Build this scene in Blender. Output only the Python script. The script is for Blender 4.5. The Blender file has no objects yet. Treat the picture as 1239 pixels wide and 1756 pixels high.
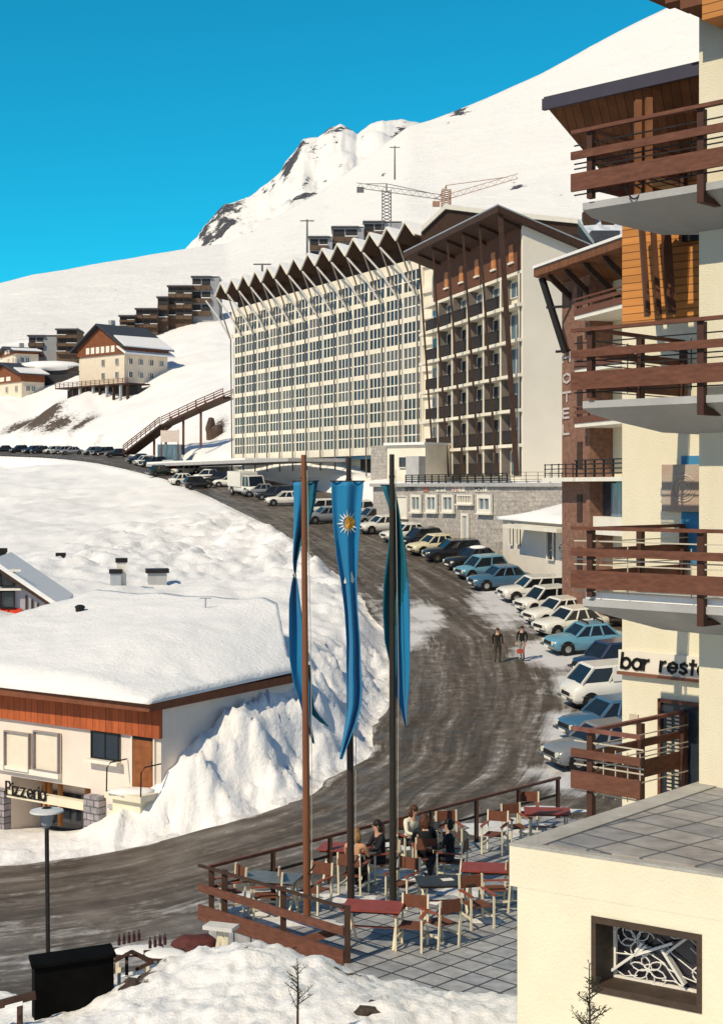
import bpy, bmesh, math, random
import numpy as np
from mathutils import Vector, noise, Matrix
random.seed(7); R=math.radians
S=bpy.context.scene; C=S.collection
# ---------------------------------------------------------------- camera
F0,CU,HV=2500.0,620.0,835.0          # focal length in photo pixels, principal column, horizon row
cam=bpy.data.cameras.new('camera'); co=bpy.data.objects.new('camera',cam); C.objects.link(co)
co.rotation_euler=(R(90),0,0); cam.sensor_fit='VERTICAL'; cam.sensor_height=36; cam.sensor_width=36
cam.lens=36*F0/1756; cam.shift_y=(HV-878)/1756; cam.clip_start=.5; cam.clip_end=9000; S.camera=co
# ---------------------------------------------------------------- sky and sun
SUN=Vector((-.483,-.548,.682)).normalized()
w=bpy.data.worlds.new('World'); S.world=w; w.use_nodes=True; nt=w.node_tree; nt.nodes.clear()
sky=nt.nodes.new('ShaderNodeTexSky'); sky.sky_type='NISHITA'; sky.sun_disc=False
sky.sun_elevation=math.asin(SUN.z); sky.sun_rotation=math.atan2(SUN.x,SUN.y)
sky.air_density=1.0; sky.dust_density=0.0; sky.ozone_density=3.0; sky.altitude=1800
tc=nt.nodes.new('ShaderNodeTexCoord'); dp=nt.nodes.new('ShaderNodeVectorMath'); dp.operation='DOT_PRODUCT'
dp.inputs[1].default_value=(.35,.93,.1); mr=nt.nodes.new('ShaderNodeMapRange')
mr.inputs[1].default_value=.1; mr.inputs[2].default_value=.8
tint=nt.nodes.new('ShaderNodeMix'); tint.data_type='RGBA'; tint.inputs[6].default_value=(.95,1.0,1.05,1); tint.inputs[7].default_value=(.08,1.40,1.40,1)
mul=nt.nodes.new('ShaderNodeMix'); mul.data_type='RGBA'; mul.blend_type='MULTIPLY'; mul.inputs[0].default_value=1
bg=nt.nodes.new('ShaderNodeBackground'); bg.inputs[1].default_value=.10; out=nt.nodes.new('ShaderNodeOutputWorld')
L=nt.links.new
L(tc.outputs['Generated'],dp.inputs[0]); L(dp.outputs['Value'],mr.inputs[0]); L(mr.outputs[0],tint.inputs[0])
L(sky.outputs[0],mul.inputs[6]); L(tint.outputs[2],mul.inputs[7]); L(mul.outputs[2],bg.inputs[0]); L(bg.outputs[0],out.inputs[0])
sl=bpy.data.lights.new('sun','SUN'); sl.energy=3.95; sl.angle=R(.5); sl.color=(1,.865,.64)
so=bpy.data.objects.new('sun',sl); C.objects.link(so); so.rotation_euler=SUN.to_track_quat('Z','Y').to_euler()
S.view_settings.view_transform='Standard'; S.view_settings.look='None'; S.view_settings.exposure=0.0; S.view_settings.gamma=1
S.cycles.max_bounces=6; S.cycles.use_denoising=True
# ---------------------------------------------------------------- measuring helpers
def P(u,v,Y): return Vector(((u-CU)/F0*Y, Y, (HV-v)/F0*Y))
# ---------------------------------------------------------------- materials
MC={}
def mat(name,col=(.5,.5,.5),rough=.85,var=.12,scale=3.0,bump=0.0,bscale=20.0,col2=None,metal=0,spec=.3,stretch=None,thr=None,emit=None,coat=0):
    if name in MC: return MC[name]
    m=bpy.data.materials.new(name); m.use_nodes=True; n=m.node_tree.nodes; l=m.node_tree.links.new
    b=n['Principled BSDF']; b.inputs['Roughness'].default_value=rough; b.inputs['Metallic'].default_value=metal
    b.inputs['Specular IOR Level'].default_value=spec
    if coat: b.inputs['Coat Weight'].default_value=coat; b.inputs['Coat Roughness'].default_value=.1
    t=n.new('ShaderNodeTexCoord'); mp=n.new('ShaderNodeMapping'); l(t.outputs['Object'],mp.inputs[0])
    if stretch: mp.inputs['Scale'].default_value=stretch
    nz=n.new('ShaderNodeTexNoise'); nz.inputs['Scale'].default_value=scale; nz.inputs['Detail'].default_value=6; nz.inputs['Roughness'].default_value=.6
    l(mp.outputs[0],nz.inputs['Vector']); rp=n.new('ShaderNodeValToRGB'); l(nz.outputs['Fac'],rp.inputs[0])
    c=Vector(col); c2=Vector(col2) if col2 else None
    e=rp.color_ramp.elements
    if c2: e[0].color=(*c,1); e[1].color=(*c2,1)
    else: e[0].color=(*(c*(1-var)),1); e[1].color=(*(c*(1+var)),1)
    if thr: e[0].position,e[1].position=thr
    else: e[0].position,e[1].position=.3,.7
    l(rp.outputs[0],b.inputs['Base Color'])
    if bump:
        n2=n.new('ShaderNodeTexNoise'); n2.inputs['Scale'].default_value=bscale; n2.inputs['Detail'].default_value=5
        l(t.outputs['Object'],n2.inputs['Vector']); bp=n.new('ShaderNodeBump'); bp.inputs['Strength'].default_value=bump; bp.inputs['Distance'].default_value=.05
        l(n2.outputs['Fac'],bp.inputs['Height']); l(bp.outputs[0],b.inputs['Normal'])
    if emit: b.inputs['Emission Color'].default_value=(*emit,1); b.inputs['Emission Strength'].default_value=1
    MC[name]=m; return m
def bands(m,axis='Z',scale=6.0,dark=.55,width=.12,rot=0.0):
    """board joints: thin darker lines every 1/scale metres along an axis of object space"""
    n=m.node_tree.nodes; l=m.node_tree.links.new; b=n['Principled BSDF']; src=b.inputs['Base Color'].links[0].from_socket
    t=n.new('ShaderNodeTexCoord'); mp=n.new('ShaderNodeMapping'); mp.inputs['Rotation'].default_value=(0,0,rot); l(t.outputs['Object'],mp.inputs[0])
    sp=n.new('ShaderNodeSeparateXYZ'); l(mp.outputs[0],sp.inputs[0])
    a=n.new('ShaderNodeMath'); a.operation='MULTIPLY'; a.inputs[1].default_value=scale; l(sp.outputs[axis],a.inputs[0])
    f=n.new('ShaderNodeMath'); f.operation='FRACT'; l(a.outputs[0],f.inputs[0])
    g=n.new('ShaderNodeMath'); g.operation='LESS_THAN'; g.inputs[1].default_value=width; l(f.outputs[0],g.inputs[0])
    fl=n.new('ShaderNodeMath'); fl.operation='FLOOR'; l(a.outputs[0],fl.inputs[0])
    wn=n.new('ShaderNodeTexWhiteNoise'); wn.noise_dimensions='1D'; l(fl.outputs[0],wn.inputs['W'])
    mr=n.new('ShaderNodeMapRange'); mr.inputs[3].default_value=.8; mr.inputs[4].default_value=1.12; l(wn.outputs['Value'],mr.inputs[0])
    k=n.new('ShaderNodeMix'); k.data_type='RGBA'; k.blend_type='MULTIPLY'; k.inputs[0].default_value=1; l(src,k.inputs[6]); l(mr.outputs[0],k.inputs[7])
    k2=n.new('ShaderNodeMix'); k2.data_type='RGBA'; k2.blend_type='MULTIPLY'; l(g.outputs[0],k2.inputs[0]); l(k.outputs[2],k2.inputs[6]); k2.inputs[7].default_value=(dark,dark,dark,1)
    l(k2.outputs[2],b.inputs['Base Color']); return m
def bricky(name,c1,c2,mortar,bw,bh,msize=.02,vec='flat',rot=0.0,rough=.85,bump=.4,off=.5,wallrot=0.0):
    if name in MC: return MC[name]
    m=bpy.data.materials.new(name); m.use_nodes=True; n=m.node_tree.nodes; l=m.node_tree.links.new; b=n['Principled BSDF']; b.inputs['Roughness'].default_value=rough
    b.inputs['Specular IOR Level'].default_value=.3
    t=n.new('ShaderNodeTexCoord'); mp=n.new('ShaderNodeMapping'); mp.inputs['Rotation'].default_value=(0,0,rot); l(t.outputs['Object'],mp.inputs[0])
    v=mp.outputs[0]
    if vec=='wall':
        sp=n.new('ShaderNodeSeparateXYZ'); l(v,sp.inputs[0]); cb=n.new('ShaderNodeCombineXYZ')
        l(sp.outputs['X'],cb.inputs['X']); l(sp.outputs['Z'],cb.inputs['Y']); v=cb.outputs[0]
    br=n.new('ShaderNodeTexBrick'); br.inputs['Scale'].default_value=1; br.inputs['Brick Width'].default_value=bw; br.inputs['Row Height'].default_value=bh
    br.inputs['Mortar Size'].default_value=msize; br.offset=off; br.inputs['Color1'].default_value=(*c1,1); br.inputs['Color2'].default_value=(*c2,1); br.inputs['Mortar'].default_value=(*mortar,1)
    l(v,br.inputs['Vector']); nz=n.new('ShaderNodeTexNoise'); nz.inputs['Scale'].default_value=4; nz.inputs['Detail'].default_value=6; l(t.outputs['Object'],nz.inputs['Vector'])
    mr=n.new('ShaderNodeMapRange'); mr.inputs[1].default_value=.3; mr.inputs[2].default_value=.7; mr.inputs[3].default_value=.7; mr.inputs[4].default_value=1.2; l(nz.outputs['Fac'],mr.inputs[0])
    k=n.new('ShaderNodeMix'); k.data_type='RGBA'; k.blend_type='MULTIPLY'; k.inputs[0].default_value=1; l(br.outputs['Color'],k.inputs[6]); l(mr.outputs[0],k.inputs[7]); l(k.outputs[2],b.inputs['Base Color'])
    bp=n.new('ShaderNodeBump'); bp.inputs['Strength'].default_value=bump; bp.inputs['Distance'].default_value=.03; bp.invert=True; l(br.outputs['Fac'],bp.inputs['Height']); l(bp.outputs[0],b.inputs['Normal'])
    MC[name]=m; return m
CREAM=mat('cream_render',(.73,.66,.49),.92,0,1.1,.35,60,col2=(.80,.74,.57),stretch=(1,1,.45),thr=(.3,.62))
CREAM2=mat('cream_concrete',(.80,.74,.61),.9,.09,.8,.1,30)
GREYC=mat('grey_concrete',(.42,.42,.42),.9,.12,1.5,.2,30)
WHITE=mat('white_paint',(.8,.76,.66),.6,.06,2)
BROWN=mat('brown_board',(.145,.058,.036),.72,.3,5,.1,40,stretch=(1,1,4))
DBROWN=mat('dark_brown_wood',(.055,.028,.018),.7,.3,4)
SOFFIT=mat('soffit_wood',(.19,.075,.03),.7,.25,3); bands(SOFFIT,'X',7,.5,.12,R(20))
ORANGE=mat('orange_cladding',(.60,.25,.065),.65,.12,2,stretch=(.6,.6,5)); bands(ORANGE,'Z',8.3,.35,.13)
FASCIA=mat('rust_boards',(.42,.10,.03),.7,.2,3,stretch=(3,3,.5)); bands(FASCIA,'X',9,.5,.1,R(-34.6))
GLASS=mat('window_glass',(.025,.035,.05),.08,.5,.35,spec=.8)
GLASSB=mat('curtained_glass',(.10,.17,.22),.12,.6,1.2,spec=.8,stretch=(4,4,.5))
BLACK=mat('black_paint',(.012,.011,.010),.55,.3,4)
DMETAL=mat('dark_metal',(.03,.026,.024),.45,.3,5,metal=.4)
GALV=mat('galvanised_metal',(.35,.37,.38),.4,.15,3,metal=.6)
BRICK=bricky('red_brick',(.29,.14,.09),(.23,.11,.07),(.20,.13,.10),.22,.075,.012,'wall',rough=.9)
STONE=bricky('pale_stone',(.50,.46,.41),(.40,.37,.34),(.34,.32,.29),.62,.34,.02,'wall',R(66),.9)
STONEP=bricky('grey_stone_pier',(.38,.34,.36),(.26,.25,.27),(.12,.12,.12),.34,.24,.025,'wall',R(34),.9)
ROOFT=bricky('grey_roof_tiles',(.36,.34,.32),(.22,.23,.25),(.10,.11,.12),.62,.50,.02,'flat',R(49),.55,.5,0.0)
PAVE=bricky('terrace_tiles',(.42,.42,.42),(.29,.30,.32),(.055,.055,.06),.50,.50,.022,'flat',R(43),.45,.6,0.0)
SNOWM=mat('snow_cover',(.86,.85,.83),.75,.04,2,.35,9,spec=.25)
REDT=mat('red_table_top',(.27,.055,.04),.5,.2,5)
DARKROOF=mat('dark_roof',(.05,.055,.07),.7,.25,3)
# ---------------------------------------------------------------- mesh builder
class Fr:
    """local wall frame: s along, d outward (towards the viewer's side), z up"""
    def __init__(s,x,y,ax,ay,nx=None,ny=None):
        L_=math.hypot(ax,ay); s.o=Vector((x,y,0)); s.a=Vector((ax/L_,ay/L_,0))
        s.n=Vector((nx,ny,0)).normalized() if nx is not None else Vector((s.a.y,-s.a.x,0))
    def p(s,t,d,z): return s.o+s.a*t+s.n*d+Vector((0,0,z))
    def su(s,u,d=0.0):
        k=(u-CU)/F0; q=s.o+s.n*d; return (k*q.y-q.x)/(s.a.x-k*s.a.y)
    def zv(s,t,v,d=0.0): return (HV-v)/F0*(s.o+s.a*t+s.n*d).y
    def uv(s,u,v,d=0.0):
        t=s.su(u,d); return t,s.zv(t,v,d)
WF=Fr(0,0,1,0,0,1)
class MB:
    def __init__(s): s.v=[]; s.f=[]; s.m=[]; s.mi=0; s.sm=False
    def add(s,vs,fs,mi=None):
        k=len(s.v); s.v+= [tuple(x) for x in vs]; s.f+=[tuple(i+k for i in f) for f in fs]; s.m+=[s.mi if mi is None else mi]*len(fs)
        return s
    def hexa(s,b,t,mi=None): # bottom 4 pts ccw, top 4
        n=len(b); fs=[tuple(range(n))[::-1],tuple(range(n,2*n))]+[(i,(i+1)%n,n+(i+1)%n,n+i) for i in range(n)]
        return s.add(list(b)+list(t),fs,mi)
    def box(s,fr,s0,s1,d0,d1,z0,z1,mi=None):
        q=lambda z:[fr.p(s0,d0,z),fr.p(s1,d0,z),fr.p(s1,d1,z),fr.p(s0,d1,z)]
        return s.hexa(q(z0),q(z1),mi)
    def prism(s,poly,z0,z1,mi=None):
        zz=(lambda z:[z]*len(poly)) ; a=zz(z0) if not isinstance(z0,(list,tuple)) else z0; b=zz(z1) if not isinstance(z1,(list,tuple)) else z1
        return s.hexa([Vector((p[0],p[1],h)) for p,h in zip(poly,a)],[Vector((p[0],p[1],h)) for p,h in zip(poly,b)],mi)
    def bar(s,p,q,w,h=None,mi=None):
        p=Vector(p);q=Vector(q);h=h or w;d=(q-p).normalized(); up=Vector((0,0,1)) if abs(d.z)<.95 else Vector((0,1,0))
        x=d.cross(up).normalized()*w/2; y=x.cross(d).normalized()*h/2
        return s.hexa([p-x-y,p+x-y,p+x+y,p-x+y],[q-x-y,q+x-y,q+x+y,q-x+y],mi)
    def tube(s,pts,r,n=8,mi=None,cap=True):
        pts=[Vector(p) for p in pts]; rs=r if isinstance(r,(list,tuple)) else [r]*len(pts); vs=[];fs=[]
        for i,p in enumerate(pts):
            d=(pts[min(i+1,len(pts)-1)]-pts[max(i-1,0)]).normalized(); up=Vector((0,0,1)) if abs(d.z)<.9 else Vector((0,1,0))
            x=d.cross(up).normalized(); y=x.cross(d).normalized()
            vs+=[p+(x*math.cos(2*math.pi*k/n)+y*math.sin(2*math.pi*k/n))*rs[i] for k in range(n)]
        for i in range(len(pts)-1):
            for k in range(n): fs.append((i*n+k,i*n+(k+1)%n,(i+1)*n+(k+1)%n,(i+1)*n+k))
        if cap: fs+=[tuple(range(n))[::-1],tuple((len(pts)-1)*n+k for k in range(n))]
        return s.add(vs,fs,mi)
    def lathe(s,c,prof,n=16,mi=None):
        c=Vector(c); vs=[];fs=[]
        for r,z in prof: vs+=[c+Vector((r*math.cos(2*math.pi*k/n),r*math.sin(2*math.pi*k/n),z)) for k in range(n)]
        for i in range(len(prof)-1):
            for k in range(n): fs.append((i*n+k,i*n+(k+1)%n,(i+1)*n+(k+1)%n,(i+1)*n+k))
        fs+=[tuple(range(n))[::-1],tuple((len(prof)-1)*n+k for k in range(n))]
        return s.add(vs,fs,mi)
    def blob(s,c,rx,ry,rz,seed=0,amp=.2,n=10,mi=None,freq=1.5):
        bm=bmesh.new(); bmesh.ops.create_icosphere(bm,subdivisions=3 if n>10 else 2,radius=1)
        vs=[]
        for v in bm.verts:
            q=v.co.copy(); k=1+amp*noise.noise(q*freq+Vector((seed*3.7,seed,0))); vs.append(Vector(c)+Vector((q.x*rx*k,q.y*ry*k,q.z*rz*k)))
        fs=[tuple(v.index for v in f.verts) for f in bm.faces]; bm.free(); return s.add(vs,fs,mi)
    def build(s,name,mats,parent=None,smooth=False,loc=None):
        if not isinstance(mats,(list,tuple)): mats=[mats]
        me=bpy.data.meshes.new(name); o=bpy.data.objects.new(name,me)
        off=Vector((0,0,0))
        if parent is not None:
            q=parent
            while q is not None: off=off+Vector(q.location); q=q.parent
        elif loc is not None: off=Vector(loc); o.location=off
        me.from_pydata([tuple(Vector(v)-off) for v in s.v],[],s.f)
        for m in mats: me.materials.append(m)
        me.polygons.foreach_set('material_index',s.m)
        if smooth: me.polygons.foreach_set('use_smooth',[True]*len(me.polygons))
        me.update(); bm=bmesh.new(); bm.from_mesh(me); bmesh.ops.recalc_face_normals(bm,faces=bm.faces); bm.to_mesh(me); bm.free()
        C.objects.link(o)
        if parent is not None: o.parent=parent
        return o
def tag(o,label=None,cat=None,group=None,kind=None):
    if label: o['label']=label
    if cat: o['category']=cat
    if group: o['group']=group
    if kind: o['kind']=kind
    return o
def thing(name,label,cat,loc=(0,0,0),rz=0,group=None):
    o=bpy.data.objects.new(name,None); C.objects.link(o); o.location=loc; o.rotation_euler=(0,0,rz); o.empty_display_size=.3
    return tag(o,label,cat,group)
def copytree(o,parent=None):
    c=o.copy(); C.objects.link(c)
    if parent is not None: c.parent=parent
    for ch in o.children: copytree(ch,c)
    return c
# ---------------------------------------------------------------- terrain fields
def tps(pts,lam=0.0):
    A=np.array(pts,float); X=A[:,:2]; z=A[:,2]; n=len(X); sc=50.0; Xs=X/sc
    d=np.linalg.norm(Xs[:,None]-Xs[None],axis=2); K=np.where(d>0,d**2*np.log(d+1e-12),0)+lam*np.eye(n)
    Pm=np.hstack([np.ones((n,1)),Xs]); M=np.zeros((n+3,n+3)); M[:n,:n]=K; M[:n,n:]=Pm; M[n:,:n]=Pm.T
    w_=np.linalg.solve(M,np.concatenate([z,np.zeros(3)]))
    def f(x,y):
        x=np.asarray(x,float)/sc; y=np.asarray(y,float)/sc; sh=x.shape; q=np.stack([x.ravel(),y.ravel()],1); res=np.empty(len(q))
        for i in range(0,len(q),20000):
            dd=np.linalg.norm(q[i:i+20000,None]-Xs[None],axis=2); res[i:i+20000]=np.where(dd>0,dd**2*np.log(dd+1e-12),0)@w_[:n]+w_[n]+q[i:i+20000]@w_[n+1:]
        return res.reshape(sh)
    return f
def uvY(l): return [tuple(P(*t)) for t in l]
# road: pairs (left XY, right XY), in driving order from the near left corner up the hill
ROADP=[((-30,53),(-30,24)),((-20,49),(-20,27)),((-14,46.8),(-14,28.2)),((-11,46.2),(-8,29)),((-8.2,47),(-3.6,30.5)),((-5.6,48),(.7,34.9)),((-2.9,49.5),(4.9,39)),
 ((-1.2,52),(8,43)),((.1,56),(10.5,49)),((1.0,62),(13,57)),((1.5,70),(15,66)),((1.4,78),(15.5,76)),((.4,88),(14.5,87)),((-1.1,97),(12.6,96)),((-3.3,108),(10.4,105)),
 ((-7,125),(6,118)),((-13,148),(3,138)),((-18.5,172),(-2,165)),((-27,198),(-14,195)),((-38,225),(-25,222)),((-50,247),(-37,250)),((-66,272),(-55,283)),((-95,305),(-88,322)),((-140,335),(-135,360))]
roadctl=[(-14,46,-12.1),(-14,29,-11.4),(-30,24,-11.6),(-30,53,-12.6),(-8,29,-11.1),(-8.2,47,-11.8),(-2.9,49.5,-10.9),(.7,34.9,-10.9),(4.9,39,-10.6),(1,56,-10.2),(6,52,-10.2),(10.5,49,-10.2),
 (4,64,-9.4),(13,58,-9.5),(8,73,-8.6),(15,68,-8.8),(1.4,78,-8.1),(15.5,78,-8.0),(1,90,-7.0),(14,90,-6.9),(-3.6,110,-5.1),(10.4,105,-5.4),(-7,126,-3.7),(5,120,-4.1),(-13,148,-2.1),(0,140,-2.5),
 (-18.5,172,-.8),(-8,165,-1.1),(-27,198,1.2),(-15,192,.9),(-38,225,3.2),(-50,247,4.8),(-60,278,6.3),(-95,310,7.6),(-140,345,8.5)]
zr=tps(roadctl,.0005)
snowctl=uvY([(-200,770,300),(0,783,283),(110,795,246),(200,810,222),(280,824,197),(350,842,171),(410,862,146),(480,895,124),(530,925,110),(570,968,97),(615,1015,87),(648,1070,77.5),(664,1125,69.5),(655,1165,61.5),
 (640,1168,59.5),(-150,880,175),(0,870,170),(150,860,175),(300,880,150),(400,910,125),(0,925,120),(200,920,120),(350,940,112),(450,960,104),(0,960,100),(120,950,100),(240,955,98),(350,990,92),(450,1000,86),(520,1000,84),(560,1050,76),(590,1100,70),
 (100,1000,84),(240,1010,82),(330,1040,76),(450,1045,76),(500,1080,72),(380,1070,70),(500,1140,61),(420,1200,54.5),(350,1265,51),(550,1130,62),(600,1130,62),(560,1190,56.5),(600,1240,54.2),(500,1270,52.3),(430,1330,49.8),(300,1425,47.6),
 (200,1440,47.6),(20,1462,48),(283,1330,49.4),(0,1080,66),(-200,1000,66),(-200,1300,55)])
snowctl+=[(-24,85,-5.2),(-34,100,-5.2),(-45,140,-3.2),(-60,180,-1.5),(-70,230,1.5),(-80,280,5),(-26,68,-7.4),(-36,75,-7),(-30,56,-12.3),(-16,58,-9),(-12,62,-7),(-10,62,-7.4),(-40,80,-6)]
def _pz(s_,d_,z): return (-6.86-.823*s_-.568*d_,50+.568*s_-.823*d_,z)
snowctl+=[_pz(.3,.6,-10.9),_pz(1,1.5,-11.5),_pz(2,.5,-11.6),_pz(4,.5,-12.25),_pz(6,.5,-12.4),_pz(7.5,.4,-12.6),_pz(9,.5,-12.7),_pz(12,.5,-12.8),_pz(4,-5,-12),_pz(9,-5,-12),_pz(3,2.2,-12.0),_pz(7,3,-12.3),
 _pz(-.5,0,-9.4),_pz(-.5,-2,-8.35),_pz(-.5,-4,-7.85),_pz(-.5,-6,-7.4),_pz(-.5,-8,-7.3),_pz(4,-12,-6.6),_pz(10,-12,-6.4),_pz(0,-9.5,-7.0),_pz(1,-11,-6.6),_pz(-1.2,.8,-10.2)]
# near side, terrace slope, beneath terraces and the parking side
snowctl+=[(-8,26,-9.5),(-2.3,25.9,-8.05),(-3.3,25.6,-8.35),(-1.5,25.2,-7.95),(-3.6,24.4,-8.3),(-3.5,22.6,-8.2),(-2.0,23.5,-8.0),(-.6,24.9,-8.25),(-1,22,-7.9),(.2,24.2,-8.3),(1.2,23.8,-8.3),(2.4,23.6,-8.3),(.6,22.6,-8.0),(2.2,22,-8.0),(0,20.5,-7.8),(2.5,19.5,-7.8),(2.4,15,-6.9),(-.5,27.2,-9.1),(-2.2,28.6,-9.2),(0,26.2,-9),(2,25.6,-9),(-3.6,28.6,-9.4),(-4.4,27.2,-9.2),(-12,24,-10.6),(-20,22,-11),(0,15,-7),(-6,18,-9.0),(-16,14,-11),(4,30,-9),(6,36,-9.5),(10,44,-10),(14,50,-10),(18,60,-9),(22,76,-7),(22,90,-5.5),
 (14,100,-5.2),(12,106,-5),(8,112,-4.6),(3,122,-3.5),(0,134,-2.3),(12,125,-.5),(-6,152,-1.2),(-2,165,0.3),(-10,172,-.3),(-10,190,3.6),(8,175,4),(-14,200,3),(-21,218,5.2)]
# village hill
snowctl+=uvY([(0,755,312),(90,748,298),(160,770,270),(220,778,254),(60,722,318),(150,728,292),(190,735,280),(200,690,312),(100,690,316),(20,700,338),(70,694,338),(-60,705,340),(-200,730,345),(100,665,345),(20,670,362),(280,790,225),(330,785,225),(300,740,248),(250,725,262),(390,700,250),(390,660,272),(330,672,285),(300,648,315),(260,640,325),(390,600,340),(390,545,395),(300,560,395),(240,575,395),(120,625,395),(-200,640,400),(60,615,395),(600,530,390),(800,520,380),(1000,480,350),(1300,480,330),(1100,600,230)])
zs=tps(snowctl,.0008)
RL=np.array([p[0] for p in ROADP],float); RR=np.array([p[1] for p in ROADP],float)
def dense(A,n=12):
    out=[]
    for i in range(len(A)-1):
        p0=A[max(i-1,0)];p1=A[i];p2=A[i+1];p3=A[min(i+2,len(A)-1)]
        for k in range(n):
            t=k/n; out.append(.5*((2*p1)+(-p0+p2)*t+(2*p0-5*p1+4*p2-p3)*t*t+(-p0+3*p1-3*p2+p3)*t**3))
    out.append(A[-1]); return np.array(out)
DL,DR=dense(RL),dense(RR); DL0=DL.copy()
for i in range(len(DL)):   # ragged ploughed edge
    k=noise.noise(Vector((i*.9,3,0)))*.16+noise.noise(Vector((i*.11,9,0)))*.5; DL[i,0]+=k
ROADPOLY=np.vstack([DL,DR[::-1]])
def sdist(x,y,poly):
    x=np.asarray(x,float).ravel(); y=np.asarray(y,float).ravel(); A=poly; B=np.roll(poly,-1,0); best=np.full(len(x),1e9); ins=np.zeros(len(x),bool)
    for (x0,y0),(x1,y1) in zip(A,B):
        dx,dy=x1-x0,y1-y0; L2=dx*dx+dy*dy+1e-12; t=np.clip(((x-x0)*dx+(y-y0)*dy)/L2,0,1); best=np.minimum(best,np.hypot(x-x0-t*dx,y-y0-t*dy))
        if y0!=y1: c=((y0>y)!=(y1>y))&(x<(x1-x0)*(y-y0)/(y1-y0)+x0); ins^=c
    return np.where(ins,-best,best)
def ground_np(x,y):
    x=np.asarray(x,float);y=np.asarray(y,float); d=sdist(x,y,ROADPOLY).reshape(x.shape); a=zr(x,y); b=zs(x,y)
    wd_=np.where((y>47)&(y<72)&(x>-8)&(x<3),3.4,1.9); k=np.clip(d/wd_,0,1); k=k*k*(3-2*k); return np.where(d<=0,a-.14,a-.14+(b-a+.14)*k),d
def gz(x,y): return float(zr(np.array([x]),np.array([y]))[0])
def ground(x,y): return float(ground_np(np.array([x]),np.array([y]))[0][0])
# ================================================================ ground, road, mountain
def attr_snow(name='snow_ground'):
    m=bpy.data.materials.new(name); m.use_nodes=True; n=m.node_tree.nodes; l=m.node_tree.links.new; b=n['Principled BSDF']
    b.inputs['Roughness'].default_value=.7; b.inputs['Specular IOR Level'].default_value=.25
    at=n.new('ShaderNodeAttribute'); at.attribute_name='soil'; t=n.new('ShaderNodeTexCoord')
    nz=n.new('ShaderNodeTexNoise'); nz.inputs['Scale'].default_value=1.3; nz.inputs['Detail'].default_value=9; nz.inputs['Roughness'].default_value=.7; l(t.outputs['Object'],nz.inputs['Vector'])
    ad=n.new('ShaderNodeMath'); ad.operation='ADD'; l(at.outputs['Fac'],ad.inputs[0]); l(nz.outputs['Fac'],ad.inputs[1])
    r=n.new('ShaderNodeValToRGB'); l(ad.outputs[0],r.inputs[0]); e=r.color_ramp.elements; e[0].position=.93; e[0].color=(.87,.86,.84,1); e[1].position=1.0; e[1].color=(.10,.075,.055,1)
    k=r.color_ramp.elements.new(.76); k.color=(.87,.86,.84,1); k=r.color_ramp.elements.new(.90); k.color=(.62,.60,.58,1)
    l(r.outputs[0],b.inputs['Base Color'])
    n2=n.new('ShaderNodeTexNoise'); n2.inputs['Scale'].default_value=5; n2.inputs['Detail'].default_value=8; n2.inputs['Roughness'].default_value=.65; l(t.outputs['Object'],n2.inputs['Vector'])
    bp=n.new('ShaderNodeBump'); bp.inputs['Strength'].default_value=.5; bp.inputs['Distance'].default_value=.16; l(n2.outputs['Fac'],bp.inputs['Height']); l(bp.outputs[0],b.inputs['Normal'])
    return m
def grid_mesh(name,V,nr,nc,mats,attrs=None,smooth=True,uv=None):
    me=bpy.data.meshes.new(name); idx=np.arange(nr*nc).reshape(nr,nc)
    F=np.stack([idx[:-1,:-1],idx[:-1,1:],idx[1:,1:],idx[1:,:-1]],-1).reshape(-1,4)
    me.from_pydata(V.tolist(),[],F.tolist())
    if smooth: me.polygons.foreach_set('use_smooth',[True]*len(me.polygons))
    for m in mats: me.materials.append(m)
    for k,a in (attrs or {}).items():
        A=me.attributes.new(k,'FLOAT','POINT'); A.data.foreach_set('value',np.asarray(a,np.float32).ravel())
    if uv is not None:
        ul=me.uv_layers.new(name='uv'); li=np.empty(len(me.loops),np.int32); me.loops.foreach_get('vertex_index',li); ul.data.foreach_set('uv',uv[li].astype(np.float32).ravel())
    me.update(); o=bpy.data.objects.new(name,me); C.objects.link(o)
    return o
def fbm(x,y,s,o=4,seed=0,rough=.5):
    out=np.zeros(len(x)); 
    for i,(a,b) in enumerate(zip(x,y)): out[i]=noise.fractal(Vector((a*s,b*s,seed)),1.0-rough+.3,2.1,o)
    return out
Ys=np.geomspace(9,425,790); ks=np.linspace(-.46,.46,360)
KK,YY=np.meshgrid(ks,Ys); XX=KK*YY
Z,D=ground_np(XX,YY); xf,yf,zf,df=XX.ravel(),YY.ravel(),Z.ravel(),D.ravel()
fine=np.zeros(len(xf)); band=np.clip(1-np.abs(df-1.8)/4.5,0,1)*(df>0)*(yf<140)
n1=fbm(xf,yf,.55,5,1); n2=fbm(xf,yf,.12,4,5); n3=np.array([abs(noise.noise(Vector((a*1.1,b*1.1,4)))) for a,b in zip(xf,yf)])
n4=np.array([noise.noise(Vector((a*3.1,b*2.6,8))) for a,b in zip(xf,yf)])
n5=np.array([noise.noise(Vector((a*6.5,b*5.0,18))) for a,b in zip(xf,yf)])
near=np.clip((60-yf)/30,0,1)
amp=.04+.32*band+.0*near+np.where((yf<27)&(df>0),.13,0)+0
bank=((xf<3)&(xf>-6.4-(yf-50)*-.3)&(yf>47)&(yf<75)&(df>0))*1.0
zf=zf+np.where(df>0,amp*n1+bank*np.clip(df/1.0,0,1)*(.08*n3+.30*n1+.30*n4+.20*n5)+n2*np.clip(df/6,0,1)*np.clip(yf/120,.12,1.2)*.55,0)
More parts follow.
